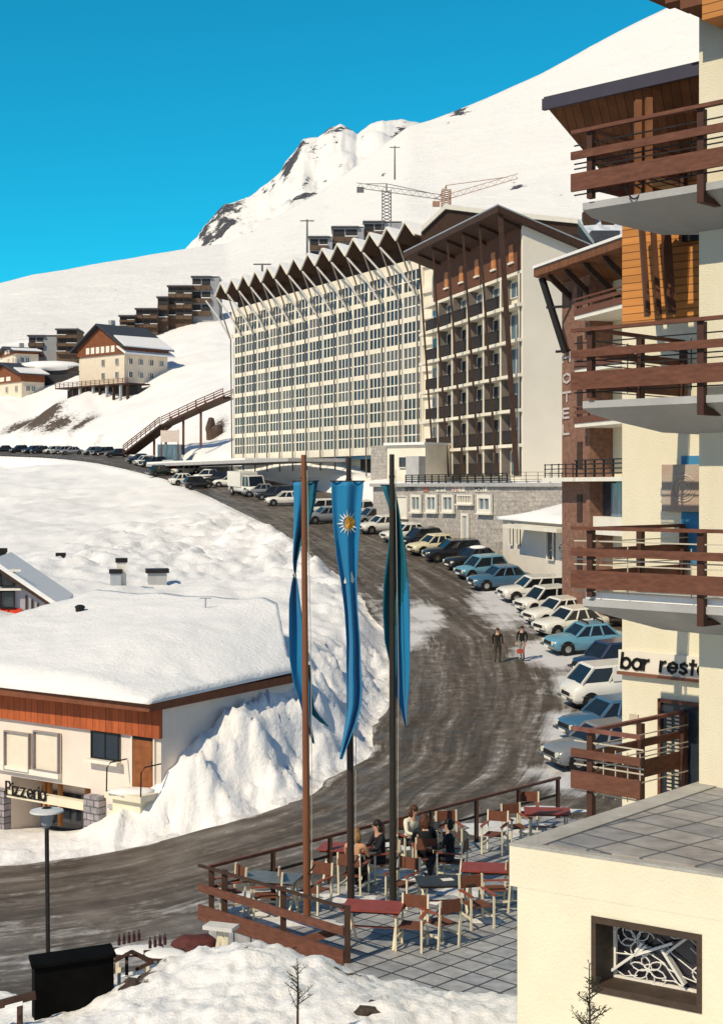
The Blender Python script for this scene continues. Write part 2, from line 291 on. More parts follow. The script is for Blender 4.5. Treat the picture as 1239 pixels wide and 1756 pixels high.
# crease lines on the broad snowfield beside the road
sf=np.clip((xf+26)/8,0,1)*np.clip((yf-76)/24,.25,1)*(yf>70)*np.clip((150-yf)/20,0,1)*(df>0)*np.clip(df/2,0,1); n6=np.array([noise.noise(Vector((a*.55,b*.42,31))) for a,b in zip(xf,yf)]); zf+=sf*(.32*n1+.22*n3+.16*n4+.45*n6)
soil=np.full(len(xf),-.2)
def blobs(x,y,L_,ref=None):
    o=np.zeros(len(x))
    for (a,b,ra,rb,w_) in L_: o=np.maximum(o,w_*np.exp(-(((x-a)/ra)**2+((y-b)/rb)**2)))
    return o
def at(u,v,Y): q=P(u,v,Y); return q.x,q.y
soil=np.maximum(soil,blobs(xf,yf,[(*at(75,720,312),6,8,.78),(*at(145,722,298),3.4,11,.8),(*at(40,715,322),7,6,.7),(*at(100,715,305),6,6,.68),(*at(165,745,278),4,3,.45),(*at(375,750,240),2.0,9,.7)])-.06)
soil=np.maximum(soil,np.where((df>0)&(df<1.4),.36-.20*df,-1))
soil=np.maximum(soil,blobs(xf,yf,[(*at(600,1690,24.3),.6,.25,.62),(*at(555,1665,25.2),.6,.25,.6),(*at(700,1700,24.0),.9,.15,.5),(*at(640,1740,22.6),.4,.2,.5),(*at(235,1690,25),.7,1.2,.6),(*at(420,1650,25.0),.3,.3,.5),(*at(820,1700,23.8),.5,.2,.5)])-.03)
zf+=np.where((yf<26.5)&(xf>-4.5)&(df>0),.09*n4+.05*n5,0)
g=grid_mesh('snow_ground',np.stack([xf,yf,zf],1),len(Ys),len(ks),[attr_snow()],{'soil':soil}); tag(g,kind='structure')
# ---- road
NC=36; ts=np.linspace(0,1,NC); nr=len(DL); sub=3
il=np.linspace(0,nr-1,(nr-1)*sub+1); DLs=np.stack([np.interp(il,np.arange(nr),DL[:,k]) for k in (0,1)],1); DRs=np.stack([np.interp(il,np.arange(nr),DR[:,k]) for k in (0,1)],1)
PX=DLs[:,None,0]*(1-ts)+DRs[:,None,0]*ts; PY=DLs[:,None,1]*(1-ts)+DRs[:,None,1]*ts
D0=np.stack([np.interp(il,np.arange(nr),DL0[:,k]) for k in (0,1)],1); mid=(D0+DRs)/2; al=np.concatenate([[0],np.cumsum(np.linalg.norm(np.diff(mid,axis=0),axis=1))])
wid=np.linalg.norm(DLs-DRs,axis=1)
w0=np.convolve(np.pad(np.linalg.norm(D0-DRs,axis=1),60,mode='edge'),np.ones(121)/121,'valid')
U=np.stack([np.repeat(ts[None],len(PX),0)*13.0,np.repeat(al[:,None],NC,1)],-1).reshape(-1,2)
px,py=PX.ravel(),PY.ravel(); pz=zr(px,py)
rut=np.array([noise.noise(Vector((a*1.1,b*.16,2))) for a,b in U])*.05+np.array([noise.noise(Vector((a*3.1,b*.7,7))) for a,b in U])*.025
pz=pz+rut
SP=[(9.2,88,3.4,10,.50),(10.0,74,2.6,5,.55),(10.2,66,2.6,5,.50),(8.6,58,2.0,4.0,.50),(7.0,51,1.8,3,.42),(3.4,84,1.9,8,.46),(4.0,40.5,2.5,1.2,.4),(2.2,95,1.6,7,.30),(2.6,78,1.0,4,.42),(6.5,78,.8,2.5,.2),(8.5,97,2.5,5,.2),(12,52,3,5,.5),(-6,35,6,3.0,.26),(-3,40,6,3,.24),(-12,38,6,4,.25),(3,46,4,3,.24),(5,60,2,6,.12),(3.5,42,3,1.5,.25),(6,45,2.2,2,.3)]
sn=blobs(px,py,SP)+.22*np.clip(1-np.minimum(U[:,0],99)/1.6,0,1)
rd=grid_mesh('road',np.stack([px,py,pz],1),len(PX),NC,[],{'slush':sn},uv=U); tag(rd,kind='structure')
m=bpy.data.materials.new('wet_road'); m.use_nodes=True; n=m.node_tree.nodes; l=m.node_tree.links.new; b=n['Principled BSDF']; rd.data.materials.append(m)
uvn=n.new('ShaderNodeUVMap'); uvn.uv_map='uv'; mp=n.new('ShaderNodeMapping'); mp.inputs['Scale'].default_value=(1.5,.075,1); l(uvn.outputs[0],mp.inputs[0])
z1=n.new('ShaderNodeTexNoise'); z1.inputs['Scale'].default_value=1.0; z1.inputs['Detail'].default_value=9; z1.inputs['Roughness'].default_value=.72; z1.inputs['Distortion'].default_value=.05; l(mp.outputs[0],z1.inputs['Vector'])
t=n.new('ShaderNodeTexCoord'); z3=n.new('ShaderNodeTexNoise'); z3.inputs['Scale'].default_value=2.2; z3.inputs['Detail'].default_value=10; z3.inputs['Roughness'].default_value=.75; l(t.outputs['Object'],z3.inputs['Vector'])
zm=n.new('ShaderNodeMix'); zm.inputs[0].default_value=.42; l(z1.outputs['Fac'],zm.inputs[2]); l(z3.outputs['Fac'],zm.inputs[3])
z2=n.new('ShaderNodeTexNoise'); z2.inputs['Scale'].default_value=.55; z2.inputs['Detail'].default_value=8; z2.inputs['Roughness'].default_value=.62; l(t.outputs['Object'],z2.inputs['Vector'])
r1=n.new('ShaderNodeValToRGB'); l(zm.outputs[0],r1.inputs[0]); e=r1.color_ramp.elements; e[0].position=.36; e[0].color=(.034,.026,.018,1); e[1].position=.66; e[1].color=(.46,.46,.47,1)
k=e.new(.48); k.color=(.085,.067,.049,1); k=e.new(.56); k.color=(.17,.145,.118,1)
at_=n.new('ShaderNodeAttribute'); at_.attribute_name='slush'; ad=n.new('ShaderNodeMath'); ad.operation='ADD'; l(at_.outputs['Fac'],ad.inputs[0]); 
mx=n.new('ShaderNodeMix'); mx.inputs[0].default_value=.5; l(z1.outputs['Fac'],mx.inputs[2]); l(z2.outputs['Fac'],mx.inputs[3]); l(mx.outputs[0],ad.inputs[1])
r2=n.new('ShaderNodeValToRGB'); l(ad.outputs[0],r2.inputs[0]); e=r2.color_ramp.elements; e[0].position=.72; e[0].color=(0,0,0,1); e[1].position=.90; e[1].color=(1,1,1,1)
cm=n.new('ShaderNodeMix'); cm.data_type='RGBA'; l(r2.outputs[0],cm.inputs[0]); l(r1.outputs[0],cm.inputs[6]); cm.inputs[7].default_value=(.62,.61,.61,1); l(cm.outputs[2],b.inputs['Base Color'])
rr=n.new('ShaderNodeMapRange'); rr.inputs[1].default_value=.35; rr.inputs[2].default_value=.6; rr.inputs[3].default_value=.30; rr.inputs[4].default_value=.75; l(z2.outputs['Fac'],rr.inputs[0]); l(rr.outputs[0],b.inputs['Roughness']); b.inputs['Specular IOR Level'].default_value=.35
bp=n.new('ShaderNodeBump'); bp.inputs['Strength'].default_value=.55; bp.inputs['Distance'].default_value=.08; l(zm.outputs[0],bp.inputs['Height']); l(bp.outputs[0],b.inputs['Normal'])
# ---- hillside and peak, lofted between a foot line and a ridge line
def rockmat():
    m=bpy.data.materials.new('snow_and_rock'); m.use_nodes=True; n=m.node_tree.nodes; l=m.node_tree.links.new; b=n['Principled BSDF']; b.inputs['Roughness'].default_value=.8; b.inputs['Specular IOR Level'].default_value=.2
    at=n.new('ShaderNodeAttribute'); at.attribute_name='rock'; t=n.new('ShaderNodeTexCoord'); nz=n.new('ShaderNodeTexNoise'); nz.inputs['Scale'].default_value=.06; nz.inputs['Detail'].default_value=8; nz.inputs['Roughness'].default_value=.75; l(t.outputs['Object'],nz.inputs['Vector'])
    nr_=n.new('ShaderNodeMapRange'); nr_.inputs[1].default_value=.32; nr_.inputs[2].default_value=.68; l(nz.outputs['Fac'],nr_.inputs[0]); ad=n.new('ShaderNodeMath'); ad.operation='ADD'; l(at.outputs['Fac'],ad.inputs[0]); l(nr_.outputs[0],ad.inputs[1]); r=n.new('ShaderNodeValToRGB'); dv=n.new('ShaderNodeMath'); dv.operation='MULTIPLY'; dv.inputs[1].default_value=.5; l(ad.outputs[0],dv.inputs[0]); l(dv.outputs[0],r.inputs[0]); e=r.color_ramp.elements
    e[0].position=.505; e[0].color=(.80,.79,.76,1); e[1].position=.53; e[1].color=(.075,.075,.085,1); q_=r.color_ramp.elements.new(.35); q_.color=(.86,.85,.82,1); l(r.outputs[0],b.inputs['Base Color'])
    bp=n.new('ShaderNodeBump'); bp.inputs['Strength'].default_value=.5; bp.inputs['Distance'].default_value=6; l(nz.outputs['Fac'],bp.inputs['Height']); l(bp.outputs[0],b.inputs['Normal']); return m
RM=rockmat()
def loft(name,foot,ridge,nu,nv,rocks,amp,ease,back=.35,seed=1,fs=.006):
    fo=None if foot=='ground' else np.array(foot,float); ri=np.array(ridge,float); us=np.linspace(ri[0,0],ri[-1,0],nu); V=[];RK=[]
    ry=np.interp(us,ri[:,0],ri[:,2]); rv=np.interp(us,ri[:,0],ri[:,1]); 
    if foot=='ground':
        fy=np.full(nu,420.0); gzs=ground_np((us-CU)/F0*420,fy)[0]-.6; fv=HV-gzs*F0/420
    else: fy=np.interp(us,fo[:,0],fo[:,2]); fv=np.interp(us,fo[:,0],fo[:,1])
    for j in range(nv+6):
        t=min(j/(nv-1),1)
        for i,u in enumerate(us):
            if j<nv:
                Y=fy[i]*(ry[i]/fy[i])**t; v=fv[i]+(rv[i]-fv[i])*(t**ease); q=P(u,v,Y)
                k=math.sin(math.pi*min(t,1))**.6 if t<.97 else .35
                nn=noise.fractal(Vector((q.x*fs,q.y*fs,seed)),.9,2.1,6); q.z+=amp*nn*k
            else:
                Y=ry[i]*(1+back*(j-nv+1)/6); q=P(u,rv[i],ry[i]); z=q.z*(1-.5*((j-nv+1)/6)); q=Vector(((u-CU)/F0*Y,Y,z)); v=rv[i]
            V.append(tuple(q)); g=0
            for (a,c,ra,rc,sk,w_) in rocks:
                dx=u-a; dv=v-c; xx=dx+sk*dv; g=max(g,(w_+.28)*math.exp(-((xx/ra/1.25)**2+(dv/rc/1.2)**2)))
            RK.append(g)
    o=grid_mesh(name,np.array(V),nv+6,nu,[RM],{'rock':RK}); tag(o,kind='structure'); return o
loft('mountain_slope','ground',
 [(-700,585,600),(-300,530,660),(0,484,700),(60,470,710),(110,463,720),(190,449,740),(320,429,780),(390,418,800),(450,385,820),(560,322,860),(640,262,880),(700,216,900),(740,203,910),(780,187,920),(850,158,935),(930,123,950),(1050,60,980),(1175,-2,1000),(1400,-120,1040),(1700,-260,1100)],
 300,90,[(790,190,14,7,.5,.5),(690,205,10,12,.8,.35),(885,305,9,7,0,.55),(1018,352,8,6,0,.4),(815,300,3,3,0,.4),(748,272,3,3,0,.4),(910,240,3,3,0,.4),(975,232,4,3,0,.35),(655,300,4,4,0,.35),(1030,150,3,2,0,.3),(360,455,4,3,0,.3),(200,498,3,2,0,.3),(850,270,2,5,0,.25),(700,300,3,3,0,.3),(735,330,2,3,0,.26),(870,225,3,3,0,.28),(905,260,2,3,0,.26),(820,240,2,3,0,.26),(770,210,4,3,0,.26),(945,200,2,2,0,.26),(1010,250,3,3,0,.26),(960,330,7,3,.3,.24),(1060,120,2,2,0,.22),(430,400,3,3,0,.26),(560,360,3,3,0,.24),(500,410,4,2,0,.24),(620,330,3,4,.4,.26),(280,462,3,2,0,.25),(130,480,3,2,0,.22)],5.0,1.0)
loft('mountain_peak',[(150,520,900),(900,420,950)],
 [(250,470,1500),(318,428,1550),(335,408,1560),(350,385,1580),(372,362,1600),(385,345,1600),(410,340,1610),(440,328,1620),(458,315,1630),(478,296,1640),(490,272,1650),(505,258,1655),(520,238,1660),(545,232,1670),(565,212,1680),(585,204,1690),(605,210,1700),(612,217,1700),(640,202,1710),(655,197,1710),(690,199,1720),(718,208,1720),(760,225,1730),(900,260,1700)],
 330,80,[(380,380,30,26,.6,.50),(352,408,16,12,.6,.5),(505,268,9,34,.55,.55),(487,290,12,10,.5,.5),(560,218,36,12,.2,.40),(512,348,14,32,.8,.52),(488,368,9,12,.9,.45),(445,340,12,20,.6,.36),(450,318,8,14,.3,.34),(600,210,14,9,0,.40),(690,215,16,12,.3,.46),(640,228,10,7,0,.35),(665,255,8,18,.7,.40),(560,300,6,6,0,.28),(540,255,14,12,.4,.3),(585,280,5,5,0,.3),(430,352,6,10,.5,.3),(470,310,5,14,.4,.3),(530,300,4,10,.6,.26),(620,250,5,8,.4,.26),(575,240,6,5,0,.26),(545,330,4,7,.5,.22),(700,235,5,9,.6,.26),(730,222,6,4,.2,.24),(405,395,6,9,.8,.26)],30,1.15,seed=3,fs=.008)
# ================================================================ stroke lettering
G={'b':[[(0,0),(0,1.5)],'o.5,.5,.5'],'a':['o.5,.5,.5',[(1,0),(1,1)]],'r':[[(0,0),(0,1)],[(0,.6),(.2,.9),(.5,1)]],'e':[[(.02,.5),(.98,.5),(.9,.8),(.5,1),(.12,.8),(0,.5),(.12,.18),(.5,0),(.9,.2)]],
's':[[(.75,.85),(.45,1),(.12,.86),(.14,.62),(.66,.42),(.76,.2),(.45,0),(.05,.14)]],'t':[[(.3,0),(.3,1.4)],[(0,1),(.65,1)]],'u':[[(0,1),(0,.35),(.3,0),(.7,.1),(.9,.4)],[(.9,1),(.9,0)]],'n':[[(0,0),(0,1)],[(0,.7),(.4,1),(.8,.8),(.85,0)]],
'i':[[(0,0),(0,1)],[(0,1.3),(0,1.42)]],'z':[[(0,1),(.8,1),(0,0),(.85,0)]],'P':[[(0,0),(0,1.5),(.6,1.5),(.85,1.15),(.6,.75),(0,.75)]],
'H':[[(0,0),(0,1.5)],[(.9,0),(.9,1.5)],[(0,.75),(.9,.75)]],'O':[[(.5,0),(.95,.35),(.95,1.15),(.5,1.5),(.05,1.15),(.05,.35),(.5,0)]],'T':[[(.5,0),(.5,1.5)],[(0,1.5),(1,1.5)]],'E':[[(.8,0),(0,0),(0,1.5),(.8,1.5)],[(0,.75),(.7,.75)]],
'L':[[(0,1.5),(0,0),(.8,0)]],'N':[[(0,0),(0,1.5),(.9,0),(.9,1.5)]],'R':[[(0,0),(0,1.5),(.7,1.5),(.85,1.15),(.7,.8),(0,.8)],[(.4,.8),(.9,0)]],'M':[[(0,0),(0,1.5),(.5,.5),(1,1.5),(1,0)]],'S':[[(.85,1.35),(.45,1.5),(.05,1.2),(.2,.85),(.75,.65),(.85,.25),(.45,0),(.05,.15)]]}
Wd={'i':.0,'r':.55,'t':.65,'s':.78,'L':.8,'E':.8}
def lettering(mb,text,fr,s,z,h,wt,d,th=.02,gap=.45,slant=0,vert=False,sx=1.0):
    """strokes as flat bars lying on the wall frame; h = x-height"""
    x=0;y=0
    for ch in text:
        if ch==' ': x+=.75+gap; continue
        for g in G[ch]:
            if isinstance(g,str):
                a,b,r=[float(q) for q in g[1:].split(',')]; pts=[(a+r*math.cos(k*math.pi/8),b+r*math.sin(k*math.pi/8)) for k in range(17)]
            else: pts=g
            for p,q in zip(pts[:-1],pts[1:]):
                A=Vector(((x+p[0]+slant*p[1])*h*sx,(y+p[1])*h)); B=Vector(((x+q[0]+slant*q[1])*h*sx,(y+q[1])*h)); dv=(B-A).normalized()*wt*.35; nv=Vector((-dv.y,dv.x)).normalized()*wt/2; A=A-dv; B=B+dv
                c=[A-nv,B-nv,B+nv,A+nv]
                mb.hexa([fr.p(s+i.x,d,z+i.y) for i in c],[fr.p(s+i.x,d+th,z+i.y) for i in c])
        if vert: y-=vert
        else: x+=Wd.get(ch,1.0)+gap
    return x*h*sx
def window(fr,s0,s1,z0,z1,parent,d=0.0,nx=2,nz=1,bar=.06,glass=GLASS,frame=WHITE,sill=None,name='window',depth=.06,fw=.08):
    if d>0: d+=.13
    mb=MB(); mb.box(fr,s0,s1,d-.12,d-.06,z0,z1,0)
    f=MB(); 
    f.box(fr,s0,s0+fw,d-.059,d+depth,z0,z1); f.box(fr,s1-fw,s1,d-.059,d+depth,z0,z1); f.box(fr,s0+fw,s1-fw,d-.059,d+depth,z0,z0+fw); f.box(fr,s0+fw,s1-fw,d-.059,d+depth,z1-fw,z1)
    for i in range(1,nx): q=s0+(s1-s0)*i/nx; f.box(fr,q-bar/2,q+bar/2,d-.058,d+depth-.02,z0+fw,z1-fw)
    for i in range(1,nz): q=z0+(z1-z0)*i/nz; f.box(fr,s0+fw,s1-fw,d-.057,d+depth-.03,q-bar/2,q+bar/2)
    w_=mb.build(name,glass,parent); f.build('frame',frame,w_)
    if sill: MB().box(fr,s0-.12,s1+.12,d-.05,d+.2,z0-.12,z0-.003).build('sill',sill,w_)
    return w_
# ================================================================ long slab hotel
A0=P(402,835,203.5); A1=P(708,835,158.7); HS=Fr(A0.x,A0.y,A1.x-A0.x,A1.y-A0.y)   # normal must face the street (left)
if HS.n.x>0: HS.n=-HS.n
hotel=thing('slab_hotel','long cream hotel block with a zigzag roof, leaning struts and a grid of windows','hotel',(HS.p(25,-5,0)))
NB=13; s_left=-.9; bay=4.02; z00=4.1; FH=2.8; NF=7; Ltot=NB*bay+2.5
mb=MB(); mb.box(HS,s_left,Ltot,-14,-.31,z00,z00+NF*FH+1.2)
for k in range(NF+1):
    z=z00+k*FH; mb.box(HS,s_left,Ltot,-.309,0,z-(.45 if k==0 else .10),z+(.45 if k<NF else 1.1))
for i in range(NB+1):
    for k in range(NF): mb.box(HS,i*bay-.26,i*bay+.26,-.308,-.004,z00+k*FH+.45,z00+(k+1)*FH-.10)
mb.build('wall',CREAM2,hotel)
GLS=[mat('hotel_glass_%s'%n,c,.1,.3,.4,spec=.8) for n,c in (('dark',(.012,.013,.014)),('blue',(.022,.028,.034)),('grey',(.10,.095,.085)))]
rg=random.Random(3)
for i in range(NB):
    for k in range(NF):
        s0=i*bay+.26; s1=(i+1)*bay-.26; z0=z00+k*FH+.45; z1=z00+(k+1)*FH-.10; m_=MB(); m_.box(HS,s0,s1,-.30,-.08,z0,z1,0)
        for j in (1,2,3): q=s0+(s1-s0)*j/4; m_.box(HS,q-.075,q+.075,-.079,-.02,z0,z1,1)
        m_.box(HS,s0,s1,-.078,-.025,(z0+z1)/2-.07,(z0+z1)/2+.07,1); m_.build('window',[GLS[rg.choice([0,0,0,1,1,2])],WHITE],hotel)
# zigzag roof
zv0,zp0,ov=26.7,28.4,2.1
def fold(mb,s0,s1,d0,d1,zv,zp,th=.28,flat=False,m0=0):
    sm=(s0+s1)/2
    for a,b,za,zb in ((s0,sm,zv,zp),(sm,s1,zp,zv)):
        q=[HS.p(a,d0,za),HS.p(b,d0,zb),HS.p(b,d1,zb),HS.p(a,d1,za)]; mb.hexa([v-Vector((0,0,th)) for v in q],q,m0)
r_=MB(); e_=MB(); sn_=MB(); br=MB(); zdrop=1.9
for i in range(0,NB+1):
    s0=i*bay-1.6; s1=s0+bay; sm=(s0+s1)/2
    for a,b,za,zb in ((s0,sm,zv0,zp0),(sm,s1,zp0,zv0)):
        q=[HS.p(a,ov,za),HS.p(b,ov,zb),HS.p(b,-9,zb-1.6),HS.p(a,-9,za-1.6)]; dn=Vector((0,0,.25)); r_.hexa([v-dn for v in q],q)
        up=Vector((0,0,.10)); sn_.hexa([v+Vector((0,0,.004)) for v in q],[v+up for v in q])
        q=[HS.p(a,ov+.02,za-.15),HS.p(b,ov+.02,zb-.15),HS.p(b,ov+.2,zb-.15),HS.p(a,ov+.2,za-.15)]; e_.hexa(q,[v+Vector((0,0,.2)) for v in q])
r_.build('roof',DBROWN,hotel); sn_.build('roof_snow',SNOWM,hotel); e_.build('roof_edge',WHITE,hotel)
# soffit wall between roof and parapet
MB().box(HS,s_left,Ltot,-1.2,-.9,z00+NF*FH+1.1,zv0+.3).build('attic_wall',DBROWN,hotel)
pm=mat('strut_metal',(.16,.14,.12),.6,.2,3); pl=mat('pale_strut',(.50,.50,.48),.6,.15,3)
for i in range(0,NB+1):
    q=i*bay+.1; a=HS.p(q-1.7,ov-.1,zv0-.2); b=HS.p(q,.55,z00+NF*FH-3.2)
    m_=MB(); m_.tube([a,b],.10,6); m_.tube([b,HS.p(q,.35,1.2 if i>8 else 2.0)],.09,6); m_.build('post',pm,hotel)
    MB().tube([HS.p(q-bay-1.7,ov-.1,zv0-.2),HS.p(q-bay*.6,1.5,z00+NF*FH+.2),b],.12,6).build('strut',pl,hotel)
# larger fold roof over the stair tower
def rawp(u,v,Y): return P(u,v,Y)
tw=MB(); pts=[rawp(700,404,158),rawp(722,397,156),rawp(763,359,150),rawp(830,367,146),rawp(1000,384,150)]
m_=MB(); m2=MB()
top=[rawp(722,398,150),rawp(763,359,150),rawp(850,370,150),rawp(990,384,150),rawp(990,400,150),rawp(850,440,150),rawp(722,440,150)]
bk=[p+Vector((4,14,0)) for p in top]; m_.hexa(top,bk); m_.build('tower_gable',DBROWN,hotel)
for a,b in zip(top[:3],top[1:4]):
    f=Vector((0,-.3,0)); m2.hexa([a+f,b+f,b+Vector((4,14,0)),a+Vector((4,14,0))],[a+f+Vector((0,0,.5)),b+f+Vector((0,0,.5)),b+Vector((4,14,.5)),a+Vector((4,14,.5))])
m2.build('tower_roof',WHITE,hotel)
# ground storey: canopy, blue panels, dark recess, stone pier
gs=MB(); gs.box(HS,s_left,Ltot,-12,-2.5,-3,z00-.46); gs.build('ground_storey',CREAM2,hotel)
BLUEP=mat('blue_panel',(.10,.28,.45),.6,.15,2)
def hs(u,d=0): return HS.su(u,d)
cn=MB(); cn.box(HS,-14,hs(548,4),.6,8,2.95,3.35); cn.build('canopy',GREYC,hotel); sc=MB(); sc.box(HS,-14,hs(470,4),.7,7.9,3.354,3.6); sc.build('canopy_snow',SNOWM,hotel)
MB().box(HS,-14,-1.2,-6,.4,-1.5,2.94).build('annex_wall',GREYC,hotel)
for u0,u1,mt in ((386,425,BLUEP),(430,470,BLUEP),(473,512,BLACK),(520,560,BLUEP),(590,640,BLACK)):
    a,b=hs(u0,0),hs(u1,0); MB().box(HS,a,b,-2.49,-2.3 if u0<500 else -2.2,.6,2.9 if u0<500 else 3.3).build('panel',mt,hotel)
a,b=hs(560,0),hs(636,0); MB().box(HS,a,b,-2.2,-.6,3.3,3.62).build('blue_soffit',BLUEP,hotel)
MB().box(HS,hs(505,0),hs(640,0),-2.1,1.0,.0,1.15).build('parapet',CREAM2,hotel)
MB().box(HS,hs(636,1.5),hs(662,1.5),-2,1.5,-4,4.6).build('stone_pier',STONE,hotel)
# ================================================================ hotel with balconies and one-pitch roof
B1=P(889,835,116.6); B0=P(725,835,139.5); HG=Fr(B1.x+.15,B1.y-.5,B0.x-B1.x,B0.y-B1.y)   # s runs away from the near corner
if HG.n.x>0: HG.n=-HG.n
hg=thing('balcony_hotel','tall hotel with stacked dark balconies, a brown attic and a steep one-pitch overhanging roof','hotel',HG.p(12,-6,0))
zg=.8; slabz=[3.35+2.8*k for k in range(5)]; bw=3.9; back=HG.n*-1
def gtop(d): return 22.0+d*.345    # underside of roof; d negative inward
mb=MB(); Lg=24
p=[HG.p(0,-.8,0),HG.p(Lg,-.8,0),HG.p(Lg,-16,0),HG.p(0,-16,0)]
mb.hexa([v+Vector((0,0,zg-6)) for v in p],[v+Vector((0,0,h)) for v,h in zip(p,(20.6,20.6,15.7,15.7))])
mb.build('wall',CREAM2,hg)
GW=mat('flank_render',(.80,.74,.62),.9,.05,.3,.2,25)
p=[HG.p(-.35,0,0),HG.p(-.002,0,0),HG.p(-.002,-16,0),HG.p(-.35,-16,0)]
MB().hexa([v+Vector((0,0,zg-6)) for v in p],[v+Vector((0,0,h)) for v,h in zip(p,(21.2,21.2,15.7,15.7))]).build('flank_wall',GW,hg)
at_=MB(); at_.box(HG,0,Lg-2.5,-.795,-.05,17.35,20.9); at_.build('attic_cladding',mat('attic_boards',(.13,.055,.032),.8,.2,3),hg)
for k,z in enumerate(slabz+[17.2]):
    MB().box(HG,-.3,Lg+.5,-.79,.35 if k<5 else -.02,z-.16,z+.1).build('balcony_slab',CREAM2,hg)
for j in range(6):
    s0=j*bw+.1
    for k,z in enumerate([zg]+slabz):
        top=(slabz+[17.2])[k]-.17
        if k<5 or True:
            m_=MB(); m_.box(HG,s0,s0+.2,-.78,.08,z+.1,top,0); m_.box(HG,s0,s0+.2,.083,.17,z+.1,top,1); m_.build('balcony_divider',[mat('divider_side_shade',(.20,.17,.15),.9,.2,1),CREAM2],hg)  # divider sides coloured dark to look shaded behind the cream edge
        g=GLASSB if j==0 or k==5 else GLASS
        window(HG,s0+.42,s0+bw-.1,z+(.12 if k<5 else .9),top-.25,hg,d=-.66,nx=3,glass=g,frame=WHITE,fw=.06,depth=.0,bar=.04)
        if j>0 or k in(1,2): 
            m_=MB(); m_.box(HG,s0+.31,s0+bw-.02,.0,.05,z+.25,z+1.15)
            m_.box(HG,s0+.31,s0+bw-.02,-.02,.08,z+1.16,z+1.24); m_.build('balcony_panel',mat('balcony_dark',(.028,.022,.02),.7,.3,3),hg)
    if j<5:
        u_=s0+1.6; m_=MB(); m_.box(HG,u_,u_+.9,-.049,.02,18.2,19.6); w_=m_.build('attic_window',mat('orange_curtain',(.50,.20,.07),.6,.3,3),hg); MB().box(HG,u_-.1,u_+1,-.048,.1,18.05,18.198).build('sill',WHITE,w_)  # attic windows in a plain orange curtain colour
# roof plate
od,oe=2.4,1.0
q=[HG.p(-oe,od,22.1),HG.p(23.0,od,22.1),HG.p(23.0,-16,22.1-.345*18.4),HG.p(-oe,-16,22.1-.345*18.4)]
MB().hexa([v-Vector((0,0,.5)) for v in q],q).build('roof',DBROWN,hg)
MB().hexa([v+Vector((0,0,.003)) for v in q],[v+Vector((0,0,.12)) for v in q]).build('roof_edge',mat('zinc_edge',(.30,.33,.36),.5,.1,2),hg)
for j in range(6):
    s0=j*bw+.25; a=HG.p(s0-(.9 if j==0 else .2),od-.35,21.7); b=HG.p(s0 if j else -.15,.45,.9)
    m_=MB(); m_.bar(a,b,.17 if j else .40,.2); m_.build('post',DBROWN,hg)
    MB().bar(HG.p(s0-.2,od-.5,21.45),HG.p(s0-.2,-1.5,20.1),.2,.35).build('rafter',DBROWN,hg)
# ================================================================ podium with shops (pale stone) in front
SG=P(859,835,107); SH=P(640,835,129); HP=Fr(SG.x,SG.y,SH.x-SG.x,SH.y-SG.y)
if HP.n.x>0: HP.n=-HP.n
sh=thing('stone_shop_building','low pale stone shop building with five white framed windows under small signs','shop building',HP.p(10,-3,-4.5))
poly=[(SG.x,SG.y),(SH.x,SH.y),(SH.x+9,SH.y+3),(SG.x+18,SG.y+9),(SG.x+16,SG.y-4)]
MB().prism(poly,-7,.02).build('wall',STONE,sh)
MB().prism([(x+ (SG.x+8-x)*-.02,y-.25) for x,y in poly],.024,.30).build('coping',GREYC,sh)
MB().prism([(SG.x+.4,SG.y+.7),(SH.x+.6,SH.y-.2),(SH.x+9,SH.y+2.5),(SG.x+17,SG.y+8.6),(SG.x+15.6,SG.y-3.4)],.304,.46).build('roof_snow',SNOWM,sh)
z_=lambda s,v,d=0:HP.zv(s,v,d)
def pw(u0,u1,v0,v1,**k):
    s0,s1=sorted((HP.su(u0),HP.su(u1))); z1=z_((s0+s1)/2,v0); z0=z_((s0+s1)/2,v1); return window(HP,s0,s1,z0,z1,sh,**k)
for a,b in ((708,725),(734,752),(762,781)): pw(a,b,848,878,d=.02,nx=2,glass=GLASSB,sill=WHITE,fw=.22,depth=.1)
pw(787,813,848,864,d=.02,nx=6,glass=mat('shutter',(.3,.28,.25),.7,.2,5),sill=WHITE,fw=.12); pw(822,846,848,880,d=.02,nx=2,glass=GLASSB,sill=WHITE,fw=.3,depth=.1)
pw(680,701,850,890,d=.02,nx=1,glass=WHITE,frame=WHITE,name='door'); pw(794,806,880,930,d=.02,nx=1,glass=GREYC,name='door',fw=.22)
sgc={'red_sign':(.62,.25,.12)}
for n_,(u0,u1,txt,mt,tm) in enumerate(((695,718,'SPORT',None,BLACK),(727,735,'',mat('red_sign_face',(.55,.2,.12),.6,.3,3),BLACK),(748,765,'Ma',WHITE,BLACK),(776,798,'SET',WHITE,mat('red_letter',(.6,.16,.08),.6)),(815,836,'MONT',WHITE,BLACK))):
    s1,s0=HP.su(u0),HP.su(u1); zt=z_((s0+s1)/2,833);zb=z_((s0+s1)/2,843)
    # lettering runs left to right in the street view: frame with reversed direction
    FRv=Fr(*HP.p(s1,0,0)[:2],-HP.a.x,-HP.a.y); FRv.n=HP.n.copy()
    if mt: o_=MB().box(FRv,0,s1-s0,.01,.08,zb,zt).build('sign_board',mt,sh)
    if txt:
        m_=MB(); wdt=sum(Wd.get(c,1.0)+.35 for c in txt); h=(zt-zb)*.42; lettering(m_,txt.replace('Ma','MM'),FRv,.12,zb+(zt-zb)*.18,h,h*.26,.09,.02,.35,sx=(s1-s0-.2)/(wdt*h)); m_.build('lettering',tm,o_ if mt else sh)
